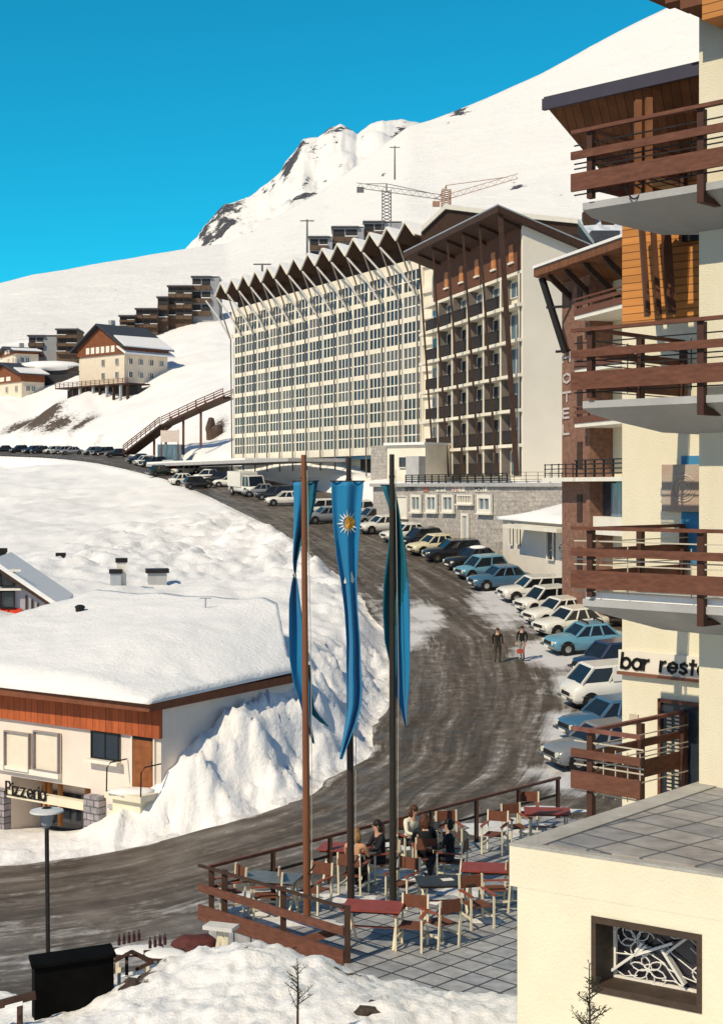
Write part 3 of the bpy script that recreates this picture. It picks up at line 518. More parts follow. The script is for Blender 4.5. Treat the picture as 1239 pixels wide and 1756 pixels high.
# railing on the podium terrace
def railing(fr,s0,s1,z,par,d=0,h=1.0,n=8,mt=BLACK,r=.035,rails=3,name='railing'):
    m_=MB()
    for i in range(n+1): q=s0+(s1-s0)*i/n; m_.bar(fr.p(q,d,z),fr.p(q,d,z+h),r*2)
    for j in range(rails): m_.bar(fr.p(s0,d,z+h*(j+1)/rails-.01),fr.p(s1,d,z+h*(j+1)/rails-.01),r*1.4)
    return m_.build(name,mt,par)
FR_=Fr(SG.x,SG.y,16,-4); 
railing(FR_,0,14,.3,sh,d=-.6,h=.8,n=16,r=.02); railing(HP,0,18,.3,sh,d=-.5,h=.7,n=14,r=.05,rails=4)
MB().box(HP,-.2,1.4,-2.5,.3,-6,-4).build('buttress',STONE,sh)
cw=MB(); a=P(700,835,127); 
W2=Fr(P(664,835,131).x,131,P(740,835,128).x-P(664,835,131).x,-3)
side=thing('cream_side_block','plain cream block with one small dark window between the two hotels','building',W2.p(2,-2,.5))
MB().box(W2,0,4.2,-6,0,-2,3.7).build('wall',CREAM2,side); MB().box(W2,-.2,4.3,-6,.3,3.72,3.95).build('roof',SNOWM,side)
window(W2,1.4,2.7,1.7,2.7,side,d=.02,nx=1,fw=.06)
MB().box(W2,2.8,4.2,-.0,1.0,-2,2.7).build('projecting_bay',GREYC,side)
# ================================================================ white entrance annex
AN=Fr(P(862,835,104).x,104,P(966,835,91).x-P(862,835,104).x,91-104.0)
if AN.n.y>0: AN.n=-AN.n
an=thing('entrance_annex','single storey white annex heaped with snow, narrow windows and a flat entrance canopy','building',AN.p(7,-2,-5.5))
La=13.6
MB().box(AN,0,La,-8,0,-8,-2.2).build('wall',mat('white_render',(.74,.68,.58),.9,.05,1,.2,30),an)
sn=MB(); 
gx=14
vs=[];fs=[]
for i in range(gx+1):
    for j in range(7):
        s_=-.3+(La+.6)*i/gx; d_=.4-8.6*j/6; e=min(i,gx-i)/3; e=min(e,1); e2=min(1,j/1.5); z=-2.1+.55*e*e2+.5*math.exp(-((s_-6)/2.2)**2-((j-3)/2)**2)+.3*noise.noise(Vector((s_*.5,d_*.5,3)))*e2
        vs.append(AN.p(s_,d_,z))
for i in range(gx):
    for j in range(6): k=i*7+j; fs.append((k,k+1,k+8,k+7))
n0=len(vs); vs+=[Vector((v.x,v.y,-2.3)) for v in vs]
bd=[(i*7) for i in range(gx+1)]+[gx*7+j for j in range(1,7)]+[i*7+6 for i in range(gx-1,-1,-1)]+[j for j in range(5,0,-1)]
for a,b in zip(bd,bd[1:]+bd[:1]): fs.append((a,b,b+n0,a+n0))
sn.add(vs,fs); sn.build('roof_snow',SNOWM,an,smooth=True)
for u0,u1,v0,v1 in ((876,881,881,935),(888,893,881,935),(941,952,910,960)):
    s0,s1=AN.su(u0),AN.su(u1); zt,zb=AN.zv(s0,v0),AN.zv(s0,v1); window(AN,s0,s1,max(zb,-5.2),min(zt,-2.5),an,d=.02,nx=1,fw=.05)
MB().box(AN,AN.su(900),La+3.0,.02,1.6,-2.75,-2.5).build('canopy',CREAM2,an)
# ENTREE board on the canopy edge
eb=MB(); EY=84.0; x0=P(978,835,EY).x; x1=P(1024,835,EY).x; EF=Fr(x0,EY,1,0); EF.n=Vector((0,-1,0)); zt=(HV-888)/F0*EY; zb=(HV-903)/F0*EY
ent=thing('entrance_sign','white board with black capitals above the hotel entrance next to the brick tower','sign',EF.p(.8,0,zb))
MB().box(EF,0,x1-x0,-.15,0,zb,zt).build('board',WHITE,ent); m_=MB(); h=(zt-zb)*.42; lettering(m_,'ENTREE',EF,.12,zb+(zt-zb)*.18,h,.07,.01,.03,.4,sx=(x1-x0-.3)/(6.9*h)); m_.build('lettering',BLACK,ent)
MB().bar(EF.p(.1,-.3,zb+.1),EF.p(.1,-.3,-6.5),.12).build('post',BLACK,ent); MB().bar(EF.p(x1-x0-.1,-.3,zb+.1),EF.p(x1-x0-.1,-.3,-6.5),.12).build('post',BLACK,ent)
# ================================================================ brick hotel with vertical sign
HB=Fr(12.5,80,-.289,.957); 
if HB.n.x>0: HB.n=-HB.n
hb=thing('brick_hotel','brick red hotel tower with white vertical letters, deep eaves and slatted balconies','hotel',HB.p(0,-4,-5))
MB().box(HB,0,3.6,-12,0,-7,12.3).build('brick_wall',BRICK,hb)
MB().box(HB,-9,-.003,-12,-1.4,-7,12.0).build('wall',CREAM,hb)
EB=11.9
q=[HB.p(-9,1.6,12.35),HB.p(3.95,1.6,12.35),HB.p(3.95,-5,10.9),HB.p(-9,-5,10.9)]
MB().hexa([v-Vector((0,0,.35)) for v in q],q).build('roof',SOFFIT,hb)
MB().hexa([v+Vector((0,0,.003)) for v in q],[v+Vector((0,0,.14)) for v in q]).build('roof_edge',DBROWN,hb)
MB().hexa([v+Vector((0,.5,.143)) for v in q],[v+Vector((0,.5,.35)) for v in q]).build('roof_snow',SNOWM,hb)
for s_ in (-7,-4.5,-2.2,.2,2.4): MB().bar(HB.p(s_,1.4,11.9),HB.p(s_,-1.3,9.6),.2,.3).build('rafter_strut',DBROWN,hb)
m_=MB(); a=HB.p(3.7,1.2,11.9); b=HB.p(2.4,.35,7.6); m_.bar(a,b,.3); m_.build('corner_strut',BLACK,hb)
for z in (10.2,7.7): MB().bar(HB.p(3.3,1.1 if z>9 else .5,z),HB.p(2.2,-.2,z),.14).build('bracket',BLACK,hb)
for k in range(-1,6):
    z=.42-2.94+2.94*(k); 
    if z>11: break
    if k>=1:
        MB().box(HB,-9,-.0,-1.39,.9,z-.12,z+.1).build('balcony_slab',WHITE,hb)
        m_=MB(); m_.box(HB,-9,.0,.86,.95,z+.1,z+.45); m_.box(HB,-9,0,.86,.93,z+.6,z+.8); m_.box(HB,-9,.1,.84,.95,z+.95,z+1.03)
        for i in range(7): m_.bar(HB.p(-.15-i*1.4,.8,z+.1),HB.p(-.15-i*1.4,.8,z+1),.09)
        if k==1:
            m_=MB(); 
            for zz in (.3,.55,.8,1.02): m_.bar(HB.p(-9,.9,z+zz),HB.p(0,.9,z+zz),.07)
            for i in range(7): m_.bar(HB.p(-.15-i*1.1,.85,z+.1),HB.p(-.15-i*1.1,.85,z+1),.1)
        m_.build('balcony_railing',BROWN if k>1 else BLACK,hb)
        window(HB,-4.4,-2.6,z+.1,z+2.2,hb,d=-1.38,nx=2,glass=GLASS)
        window(HB,-7.6,-5.8,z+.1,z+2.2,hb,d=-1.38,nx=2,glass=GLASS)
    MB().box(HB,.9,1.5,-.0,.06,z+.6,z+2.1).build('narrow_window',DBROWN,hb)
MB().box(HB,-.2,3.9,.01,1.1,.30,.52).build('ledge',WHITE,hb)
m_=MB()
for zz in (.75,1.0,1.25): m_.bar(HB.p(3.8,1.0,zz),HB.p(0,1.0,zz),.05)
for i in range(5): m_.bar(HB.p(i*.93,1.0,.5),HB.p(i*.93,1.0,1.3),.06)
m_.build('ledge_railing',BLACK,hb)
for (v,ch) in ((620,'H'),(656,'O'),(688,'T'),(716,'E'),(744,'L')):
    s_=HB.su(972.5,.1); FRv=Fr(*HB.p(s_+.7,0,0)[:2],-HB.a.x,-HB.a.y); FRv.n=HB.n.copy(); m_=MB(); lettering(m_,ch,FRv,0,HB.zv(s_,v),.34,.12,.02,.05,.2,sx=3.0); m_.build('sign_letter',mat('faded_letter',(.55,.48,.45),.7),hb)
# lower glazed storey
MB().box(HB,-9,-.01,-1.39,-.8,-1.6,.29).build('glazed_band',GLASS,hb); MB().box(HB,-2.6,-1.2,-.79,-.7,-1.6,.2).build('glazed_panel',GLASSB,hb)
MB().box(HB,-9,-.01,-1.385,-.2,-2.6,-1.61).build('lower_wall',WHITE,hb)
# bush by the entrance
bb=MB(); rr=random.Random(2); c0=P(972,948,88)
for i in range(260):
    v=Vector((rr.gauss(0,1),rr.gauss(0,1),rr.gauss(0,1))).normalized()*rr.uniform(.6,1); p=c0+Vector((v.x*.45,v.y*.45,v.z*.95)); a=Vector((rr.uniform(-1,1),rr.uniform(-1,1),rr.uniform(-1,1)))*.12; b=Vector((rr.uniform(-1,1),rr.uniform(-1,1),rr.uniform(-1,1)))*.12
    bb.add([p,p+a,p+b],[(0,1,2)])
bu=thing('evergreen_bush','small dark evergreen bush standing against the white annex by the entrance','bush',(c0.x,c0.y,-6.2)); bb.build('foliage',mat('dark_needles',(.03,.045,.02),.8,.4,5),bu); MB().tube([(c0.x,c0.y,-6.4),(c0.x,c0.y,c0.z)],.06,5).build('trunk',DBROWN,bu)
# grey roofed house with chimneys behind
gh=thing('chimney_house','house with a blue grey snowy roof and two brick chimneys behind the brick hotel','house',(P(1020,835,165).x,170,5))
Y=165; m_=MB()
a=[P(935,420,Y),P(1100,430,Y),P(1100,430,Y+14),P(935,420,Y+14)]; m_.hexa([v-Vector((0,0,20)) for v in a],a); m_.build('wall',GREYC,gh)
m_=MB(); bq=[P(925,432,Y-2),P(1110,438,Y-2),P(1110,438,Y+16),P(925,432,Y+16)]; t=[P(990,376,Y+5),P(1052,372,Y+5),P(1052,372,Y+9),P(990,376,Y+9)]; m_.hexa(bq,t); m_.build('roof',mat('old_snow_roof',(.34,.40,.48),.8,.3,1.0,col2=(.75,.77,.8)),gh)
for u in (1009,1040): c=P(u,364,Y+4); MB().box(Fr(c.x,c.y,1,0),-.7,.7,-.6,.6,c.z-2.6,c.z).build('chimney',DBROWN,gh)
m_=MB(); c=P(1037,398,Y-1); m_.box(Fr(c.x,c.y,1,0),-1.6,1.6,-1.5,.5,c.z-1.2,c.z+.1); m_.build('dormer',DARKROOF,gh)
# ================================================================ far slope: apartments, chalets, lifts, cranes
APW=mat('apartment_timber',(.11,.07,.045),.8,.3,1.5); APD=mat('apartment_recess',(.03,.028,.03),.6,.3,2); APG=mat('apartment_side',(.30,.31,.33),.9,.1,1)
def gsl(u,Y): return ground((u-CU)/F0*Y,Y)
def block(u0,u1,vt,vb,Y,label,side=0,nf=2,nb=3,rough_roof=True):
    Y=Y+48 if u0<400 else Y+60; a=P(u0,vt,Y); b=P(u1,vt,Y); f=Fr(a.x,Y,1,0); w_=b.x-a.x; zt=a.z; zb=P(u0,vb,Y).z; t=thing('stepped_apartment_block',label,'apartment block',f.p(w_/2,-3,zb),group='dark timber apartment blocks stepping up the slope')
    wm=w_-side
    MB().box(f,0,w_,-9,-.0,zb-4,zt).build('wall',APG if side else APW,t)
    for i in range(nb):
        for k in range(nf):
            s0=wm*i/nb+.15; s1=wm*(i+1)/nb-.15; h=(zt-zb)/nf; z0=zb+k*h; m_=MB(); m_.box(f,s0,s1,.003,.06,z0+h*.42,z0+h*.9,0); m_.box(f,s0-.1,s1+.1,.003,.9,z0+.02,z0+h*.36,1); m_.build('balcony',[APD,APW],t)
            if (i+k)%2==0: MB().box(f,s0-.1,s1+.1,.0035,1.0,z0+h*.365,z0+h*.42).build('snow_ledge',SNOWM,t)
    MB().box(f,-.3,wm+.3,-9,.8,zt+.003,zt+.35).build('roof',DARKROOF,t)
    MB().box(f,-.1,w_,-9,.3,zt+.354,zt+.7).build('roof_snow',SNOWM,t)
    return t
for a in [(50,98,577,612,340,'small dark timber block with a plain grey side, leftmost of the row',3.4,2,2),(98,133,566,608,335,'dark timber block half hidden by the gable of the large chalet on its left',0,3,2),
 (206,232,543,562,338,'lowest small dark block just right of the large chalet roof',0,2,2),(234,271,531,562,340,'second dark block from the chalet in the rising stepped row',0,2,3),(271,289,511,552,342,'narrow tall dark block in the middle of the rising stepped row',0,2,1),
 (289,330,492,548,344,'wide dark block with white snow ledges in the upper stepped row',0,3,3),(330,376,476,542,346,'topmost dark block of the stepped row next to the slab hotel',2.2,3,2)]: block(*a[:5],a[5],side=a[6],nf=a[7],nb=a[8])
# blocks behind the hotel roof
for (u0,u1,vt,vb,Y,lb,sd) in ((531,570,408,450,300,'dark timber block above the zigzag roof, lower left of three',1.0),(570,624,391,440,305,'dark timber block above the zigzag roof, with pale balcony panels',1.5),(624,690,382,430,310,'dark timber block above the zigzag roof, highest of three with long grey side',4.5)):
    t=block(u0,u1,vt,vb,Y,lb,side=sd,nf=2,nb=2)
# large chalet
def chalet(name,label,u0,u1,ux,vr,ve,vw,vb,Y,big):
    """front gable between u0 and u1 facing the street, side wall from u1 to ux"""
    a=P(u0,835,Y*1.035); b=P(u1,835,Y); f=Fr(b.x,Y,a.x-b.x,a.y-Y); 
    if f.n.y>0: f.n=-f.n
    W=(a-b).length; n_in=-f.n; c=P(ux,835,1).x/1.0
    t=thing(name,label,'chalet',f.p(W/2,-4,(HV-vb)/F0*Y)); z=lambda v:(HV-v)/F0*Y
    # depth so that the far end of the side wall is seen at ux
    k=(ux-CU)/F0; dep=(k*b.y-b.x)/(n_in.x-k*n_in.y); dep=max(6,min(dep,16))
    MB().box(f,0,W,-dep,0,z(vb)-12,z(vw)).build('wall',mat('chalet_cream',(.74,.64,.50),.9,.06,1),t)
    we=z(vw); ze=z(ve); zr_=z(vr)
    m_=MB(); o=.7
    # timber gable
    pts=[f.p(-.3,.35,we),f.p(W+.3,.35,we),f.p(W+.3,.35,ze),f.p(W/2,.35,zr_-.3),f.p(-.3,.35,ze)]
    m_.hexa(pts,[v+n_in*(dep+.3) for v in pts]); m_.build('timber_gable',mat('chalet_timber',(.20,.07,.03),.8,.25,2),t)
    for sgn in (0,1):
        e=-1.4 if sgn==0 else W+1.4; ez=ze-(zr_-ze)*1.1/(W/2)
        q=[f.p(e,1.5,ez),f.p(W/2,1.5,zr_),f.p(W/2,-dep-.8,zr_),f.p(e,-dep-.8,ez)]; MB().hexa(q,[v+Vector((0,0,.3)) for v in q]).build('roof',DARKROOF,t)
        q=[f.p(e,1.0,ez+.3),f.p(e+(W/2-e)*.45,.6,ez+.3+(zr_-ez)*.45),f.p(e+(W/2-e)*.5,-dep-.4,ez+.3+(zr_-ez)*.5),f.p(e,-dep-.6,ez+.3)]
        MB().hexa([v+Vector((0,0,.004)) for v in q],[v+Vector((0,0,.25)) for v in q]).build('roof_snow',SNOWM,t)
    n=6 if big else 2
    for i in range(n):
        if big: s0=W*.18+i*W*.11; MB().box(f,s0,s0+W*.075,.36,.42,we+.5,we+1.9).build('window',WHITE,t)
        else: s0=W*.3+i*W*.2; MB().box(f,s0,s0+W*.13,.36,.42,we+.4,we+1.4).build('window',WHITE,t)
    for k_ in range(2 if big else 1):
        for i in range(2): s0=W*.12+i*W*.30; zz=we-2.4-k_*2.9; window(f,s0,s0+1.0,zz,zz+1.5,t,d=.02,nx=2,fw=.08)
    # side wall windows
    sd=Fr(b.x,Y,n_in.x,n_in.y); 
    if (sd.n.x<0): sd.n=-sd.n
    sd.n=-f.a
    for k_ in range(2 if big else 1):
        for i in range(4 if big else 2): s0=1+i*dep*.24; zz=we-2.3-k_*2.9; window(sd,s0,s0+1.2,zz,zz+1.4,t,d=.02,nx=2,fw=.1,glass=GLASSB if i%2 else GLASS)
    MB().box(f,W*.55,W*.55+1.1,-4.5,-3.4,zr_-1,zr_+1.5).build('chimney',GREYC,t)
    if big:
        zb=z(vb); MB().box(f,-5,W+4.5,-3,3.2,zb+3.6,zb+3.9).build('deck',DBROWN,t); railing(f,-5,W+4.5,zb+3.9,t,d=3.1,n=16,r=.07,mt=BROWN)
        m_=[MB().box(f,s_,s_+.45,2.2,2.7,zb-4,zb+3.59).build('pillar',GREYC if i%2 else DBROWN,t) for i,s_ in enumerate([-4.5+2.4*i for i in range(9)])]
        MB().box(f,-4.8,W+4,-.9,.2,zb-4,zb+3.5).build('basement_wall',APD,t)
        for i in range(2): MB().box(f,W-.2,W+2.3,-3,1.2,we-.2-i*2.9,we+.0-i*2.9).build('balcony',DBROWN,t); railing(f,W,W+2.3,we-i*2.9,t,d=1.1,n=4,r=.05,mt=DBROWN)
        # rear wing of the side
        q=[sd.p(5,0.02,we+2.2),sd.p(dep,0.02,we+2.2),sd.p(dep,-4,we+2.2),sd.p(5,-4,we+2.2)]; MB().hexa([v-Vector((0,0,2.3)) for v in q],q).build('dormer',mat('chalet_cream',(.7,.6,.5)),t)
        q=[sd.p(-1,1.4,we-.2),sd.p(dep+1,1.4,we-.2),sd.p(dep+1,-1.5,we+1.4),sd.p(-1,-1.5,we+1.4)]; MB().hexa(q,[v+Vector((0,0,.35)) for v in q]).build('roof_snow',SNOWM,t)
    return t
chalet('large_chalet','large cream chalet with a brown timber gable, white windows and a deck on pillars',136,214,288,553,592,606,690,315,True)
chalet('small_chalet','small chalet with orange brown gable and snowy roof at the left picture edge',-16,38,60,620,640,654,695,345,False)
chalet('hillside_chalet','tiny brown gabled chalet higher up behind the small chalet on the left',2,28,40,592,602,606,625,380,False)
c=P(85,628,352); m_=MB(); m_.box(Fr(c.x-7,352,1,0),0,15,-8,0,c.z-6,c.z); t=thing('snowy_outbuilding','low dark outbuilding under a thick snow roof between the small chalet and the large one','outbuilding',(c.x,352,c.z-5)); m_.build('wall',APD,t); MB().blob((c.x,356,c.z),9,6,1.6,3,.1).build('roof_snow',SNOWM,t,smooth=True)
# covered stair bridge
def seg(t,a,b,w_=2.2):
    a=Vector(a);b=Vector(b); d=(b-a); n=Vector((-d.y,d.x,0)).normalized()*w_/2
    MB().hexa([a-n-Vector((0,0,.35)),b-n-Vector((0,0,.35)),b+n-Vector((0,0,.35)),a+n-Vector((0,0,.35))],[a-n,b-n,b+n,a+n]).build('walkway',DBROWN,t)
    for sg in (-1,1):
        m_=MB()
        for h in (.45,.8,1.15): m_.bar(a+n*sg+Vector((0,0,h)),b+n*sg+Vector((0,0,h)),.12)
        k=int(d.length/1.6)
        for i in range(k+1): p=a+d*i/k+n*sg; m_.bar(p,p+Vector((0,0,1.2)),.1)
        m_.build('railing',BROWN,t)
p1=P(392,680,222);p2=P(345,700,226);p3=P(285,728,230);p4=P(222,776,240)
t=thing('stair_bridge','long brown wooden stairway with railings climbing the snow slope to the hotel','stairway',(p3.x,p3.y,gsl(280,230)))
seg(t,p1,p2);seg(t,p2,p3);seg(t,p3,p4)
for p in (p2,p3,P(315,714,228),P(265,745,234)): MB().bar(p,(p.x,p.y,p.z-6),.35).build('pillar',BROWN,t)
t=thing('notice_hoarding','pale hoarding with faint pink lines under the wooden stairway','sign',(*P(291,748,226)[:2],0)); f=Fr(*P(276,835,226)[:2],1,0); w_=2.9
MB().box(f,0,w_,-.1,0,P(0,758,226).z,P(0,738,226).z).build('board',mat('faded_poster',(.66,.50,.44),.8,.2,1.5,col2=(.75,.70,.62),stretch=(.3,1,4)),t)
for s_ in (.1,2.7): MB().bar(f.p(s_,-.15,2),f.p(s_,-.15,8.9),.15).build('post',BROWN,t)
MB().box(f,-.5,3.2,-2.5,-.15,0,P(0,762,226).z).build('kiosk_base',GLASSB,t)
# rocks beside the hotel foot
for i,(u,v,Y,r,lb) in enumerate(((372,765,236,2.0,'dark leaning rock outcrop in snow by the left end of the slab hotel'),(362,735,238,1.0,'small dark rock perched above the leaning outcrop'))):
    p=P(u,v,Y); o=MB().blob(p,r*.8,r,r*1.7,i,.5).build('rock_outcrop',mat('dark_rock',(.09,.06,.045),.9,.4,1.2),loc=p); tag(o,lb,'rock')
# lift pylons and cranes
LM=mat('lift_metal',(.13,.13,.14),.6,.2,2)
for (u,vt,vb,Y,lb) in ((527,376,415,420,'thin ski lift pylon rising left of the dark blocks above the hotel'),(677,250,290,560,'thin ski lift pylon standing high on the white slope'),(450,452,470,330,'short lift pylon just behind the left end of the zigzag roof')):
    t=thing('lift_pylon',lb,'pylon',P(u,vb,Y),group='ski lift pylons'); h=P(u,vt,Y).z-P(u,vb,Y).z; b_=P(u,vb,Y); MB().tube([b_-Vector((0,0,4)),b_+Vector((0,0,h))],[.35,.22],6).build('mast',LM,t); MB().bar(b_+Vector((-2,0,h*.93)),b_+Vector((2,0,h*.93)),.3).build('crossarm',LM,t)
def crane(u,vt,vb,Y,jl,jr,ja,col,label):
    b_=P(u,vb,Y);h=P(u,vt,Y).z-b_.z; t=thing('tower_crane',label,'crane',b_,group='tower cranes above the hotel'); m_=MB(); w_=1.0
    for x in (-w_,w_):
        for y in (-w_,w_): m_.bar(b_+Vector((x,y,-6)),b_+Vector((x,y,h*.8)),.18)
    n=9
    for i in range(n):
        z0=h*.8*i/n;z1=h*.8*(i+1)/n
        for s in (-1,1): m_.bar(b_+Vector((-w_*s,-w_,z0)),b_+Vector((w_*s,-w_,z1)),.16)
    m_.build('mast',col,t); zj=P(u,ja,Y).z; A=P(jl[0],jl[1],Y);B=P(jr[0],jr[1],Y)
    m_=MB(); up=Vector((0,0,1.1))
    m_.bar(A,B,.14); m_.bar(A+up,B+up,.12); k=22
    for i in range(k): p=A.lerp(B,i/k)+(up if i%2 else Vector()); q=A.lerp(B,(i+1)/k)+(Vector() if i%2 else up); m_.bar(p,q,.07)
    m_.build('jib',col,t); tp=b_+Vector((0,0,h)); m_=MB(); m_.bar(b_+Vector((0,0,h*.78)),tp,.3); m_.tube([tp,A.lerp(B,.08)+up],.08,4); m_.tube([tp,A.lerp(B,.85)+up],.08,4); m_.build('cathead',col,t)
    c=A.lerp(B,.04); MB().box(Fr(c.x,c.y,1,0),-.8,.8,-.6,.6,c.z-.9,c.z+.2).build('counterweight',col,t)
crane(663,315,380,330,(612,322),(762,343),326,LM,'dark tower crane with its jib slanting right above the hotel roof'); crane(765,318,358,330,(742,349),(888,306),345,mat('rust_crane',(.34,.20,.13),.6,.2,2),'reddish tower crane further right with a long thin jib')
# ================================================================ cars
TYRE=mat('tyre',(.015,.015,.015),.8,.2,5); CHR=mat('chrome',(.6,.6,.6),.2,.05,3,metal=1); LAMP=mat('lamp_glass',(.7,.7,.6),.2,.1,3); CG=mat('car_glass',(.012,.015,.018),.06,.3,1,spec=.6)
CF=Fr(0,0,1,0); 
def paint(n,c): return mat('paint_'+n,c,.28,.06,1.5,spec=.5,coat=.5)
PC={'white':(.74,.72,.64),'cream':(.72,.64,.40),'black':(.015,.016,.018),'green':(.02,.035,.03),'lightblue':(.12,.30,.40),'blue':(.05,.13,.22),'grey':(.20,.21,.22),'red':(.35,.04,.03),'navy':(.02,.04,.09)}
STY={'sedan':dict(st=[(-2.08,.40,.70,.66),(-1.98,.28,.84,.76),(-1.3,.22,.90,.79),(.0,.20,.92,.80),(.75,.20,.92,.80),(1.8,.24,.82,.77),(2.0,.30,.74,.74),(2.08,.40,.62,.68)],cab=[-1.45,.85,-.95,.25,.89,1.38,.74,.60]),
 'wagon':dict(st=[(-2.12,.36,.86,.70),(-2.05,.26,.92,.78),(.0,.20,.93,.80),(.75,.20,.92,.80),(1.8,.24,.84,.77),(2.02,.30,.74,.74),(2.08,.40,.62,.68)],cab=[-2.0,.85,-1.8,.25,.90,1.42,.75,.62]),
 'hatch':dict(st=[(-1.75,.36,.80,.66),(-1.68,.26,.88,.73),(.0,.20,.90,.75),(.8,.20,.88,.75),(1.6,.26,.80,.72),(1.8,.40,.62,.64)],cab=[-1.65,.95,-1.25,.35,.87,1.45,.70,.58]),
 'van':dict(st=[(-2.1,.34,1.05,.82),(-2.05,.26,1.15,.88),(1.5,.24,1.15,.88),(1.95,.26,.95,.86),(2.1,.36,.75,.78)],cab=[-2.04,1.7,-1.98,1.1,1.08,1.70,.82,.72]),
 'truck':dict(st=[(-2.9,.5,.9,1.0),(-2.85,.4,1.0,1.05),(2.6,.4,1.2,1.05),(2.8,.5,1.1,1.0)],cab=[.8,2.7,.9,2.3,1.18,2.3,1.0,.9])}
PROTO={}
def make_car(style,col):
    st=STY[style]; r=thing('parked_car','x','car'); p=paint(col,PC[col]); m_=MB(); secs=[]
    for x,zl,zh,hw in st['st']: secs.append([(x,hw*.92,zl),(x,hw,zl+.16),(x,hw*1.0,(zl+zh)/2),(x,hw*.95,zh-.06),(x,hw*.80,zh),(x,0,zh+.03)])
    full=[[*s,*[(x,-y,z) for x,y,z in s[-2::-1]]] for s in secs]; k=len(full[0]); vs=[Vector(v) for s in full for v in s]; fs=[]
    for i in range(len(full)-1):
        for j in range(k-1): fs.append((i*k+j,i*k+j+1,(i+1)*k+j+1,(i+1)*k+j))
        fs.append((i*k+k-1,i*k,(i+1)*k,(i+1)*k+k-1))
    fs+= [tuple(range(k)),tuple((len(full)-1)*k+j for j in range(k))]
    m_.add(vs,fs); body=m_.build('body',p,r,smooth=True)
    b0,b1,t0,t1,zb,zt,wb,wt=st['cab']
    B=[Vector((b0,-wb,zb)),Vector((b1,-wb,zb)),Vector((b1,wb,zb)),Vector((b0,wb,zb))]; T=[Vector((t0,-wt,zt)),Vector((t1,-wt,zt)),Vector((t1,wt,zt)),Vector((t0,wt,zt))]
    MB().hexa(B,T).build('window',CG,r)
    m_=MB(); 
    rp=[v+Vector((.05 if i in(1,2) else -.05,(.04 if v.y>0 else -.04),-.03)) for i,v in enumerate(T)]; m_.hexa(rp,[Vector((v.x*.94+ (t0+t1)/2*.06,v.y*.9,zt+.06)) for v in rp])
    for i in range(4): m_.bar(B[i],T[i],.09)
    n=2 if style in('sedan','hatch','truck') else 3
    for i in range(1,n+(style=='sedan')):
        q=i/(n+(style=='sedan'))
        for a,b in ((0,1),(3,2)): m_.bar(B[a].lerp(B[b],q),T[a].lerp(T[b],q),.08)
    if style=='van':
        for y in (-1,1): m_.hexa([Vector((-2.03,y*.83,1.1)),Vector((.3,y*.83,1.1)),Vector((.3,y*.88,1.1)),Vector((-2.03,y*.88,1.1))],[Vector((-1.98,y*.70,1.68)),Vector((.25,y*.70,1.68)),Vector((.25,y*.76,1.68)),Vector((-1.98,y*.76,1.68))])
    m_.build('roof',p,r)
    wx=(1.32,-1.28) if style not in('truck','hatch') else ((1.7,-1.9) if style=='truck' else (1.15,-1.15)); wr=.31 if style!='truck' else .45; hw=st['st'][2][3]
    for x in wx:
        for y in (-1,1):
            m_=MB(); m_.tube([(x,y*(hw-.14),wr),(x,y*(hw+.02),wr)],wr,14); w_=m_.build('wheel',TYRE,r); MB().tube([(x,y*(hw+.021),wr),(x,y*(hw+.035),wr)],wr*.55,12).build('rim',CHR,w_)
    xf=st['st'][-1][0]; xb=st['st'][0][0]
    for y in (-1,1): MB().tube([(xf-.08,y*.55,.62),(xf+.02,y*.55,.62)],.10,10).build('headlight',LAMP,r); MB().box(CF,xb-.015,xb+.03,y*.6-.07,y*.6+.07,.58,.72).build('tail_lamp',mat('tail_lamp',(.4,.02,.02),.3),r)
    MB().box(CF,xf-.02,xf+.015,-.42,.42,.52,.68).build('grille',DMETAL,r); MB().box(CF,xf+.081,xf+.09,-.25,.25,.38,.48).build('number_plate',WHITE,r)
    for y in (-1,1):
        MB().box(CF,xb+.35,xf-.35,y*(hw-.0)-.008,y*(hw)+.012,.55,.575).build('side_trim',CHR,r)
        for x in wx: MB().tube([(x,y*(hw-.2),wr+.03),(x,y*(hw+.006),wr+.03)],wr+.07,16).build('wheel_arch',BLACK,r)
    MB().box(CF,xb+.3,xf-.3,-.66,.66,.14,.24).build('underbody',BLACK,r)
    for x in (xf+.03,xb-.03): MB().box(CF,x-.05,x+.05,-.74,.74,.38,.48).build('bumper',CHR,r)
    if style=='truck': MB().box(CF,-2.9,.6,-1.1,1.1,1.0,2.7).build('cargo_box',p,r)
    return r
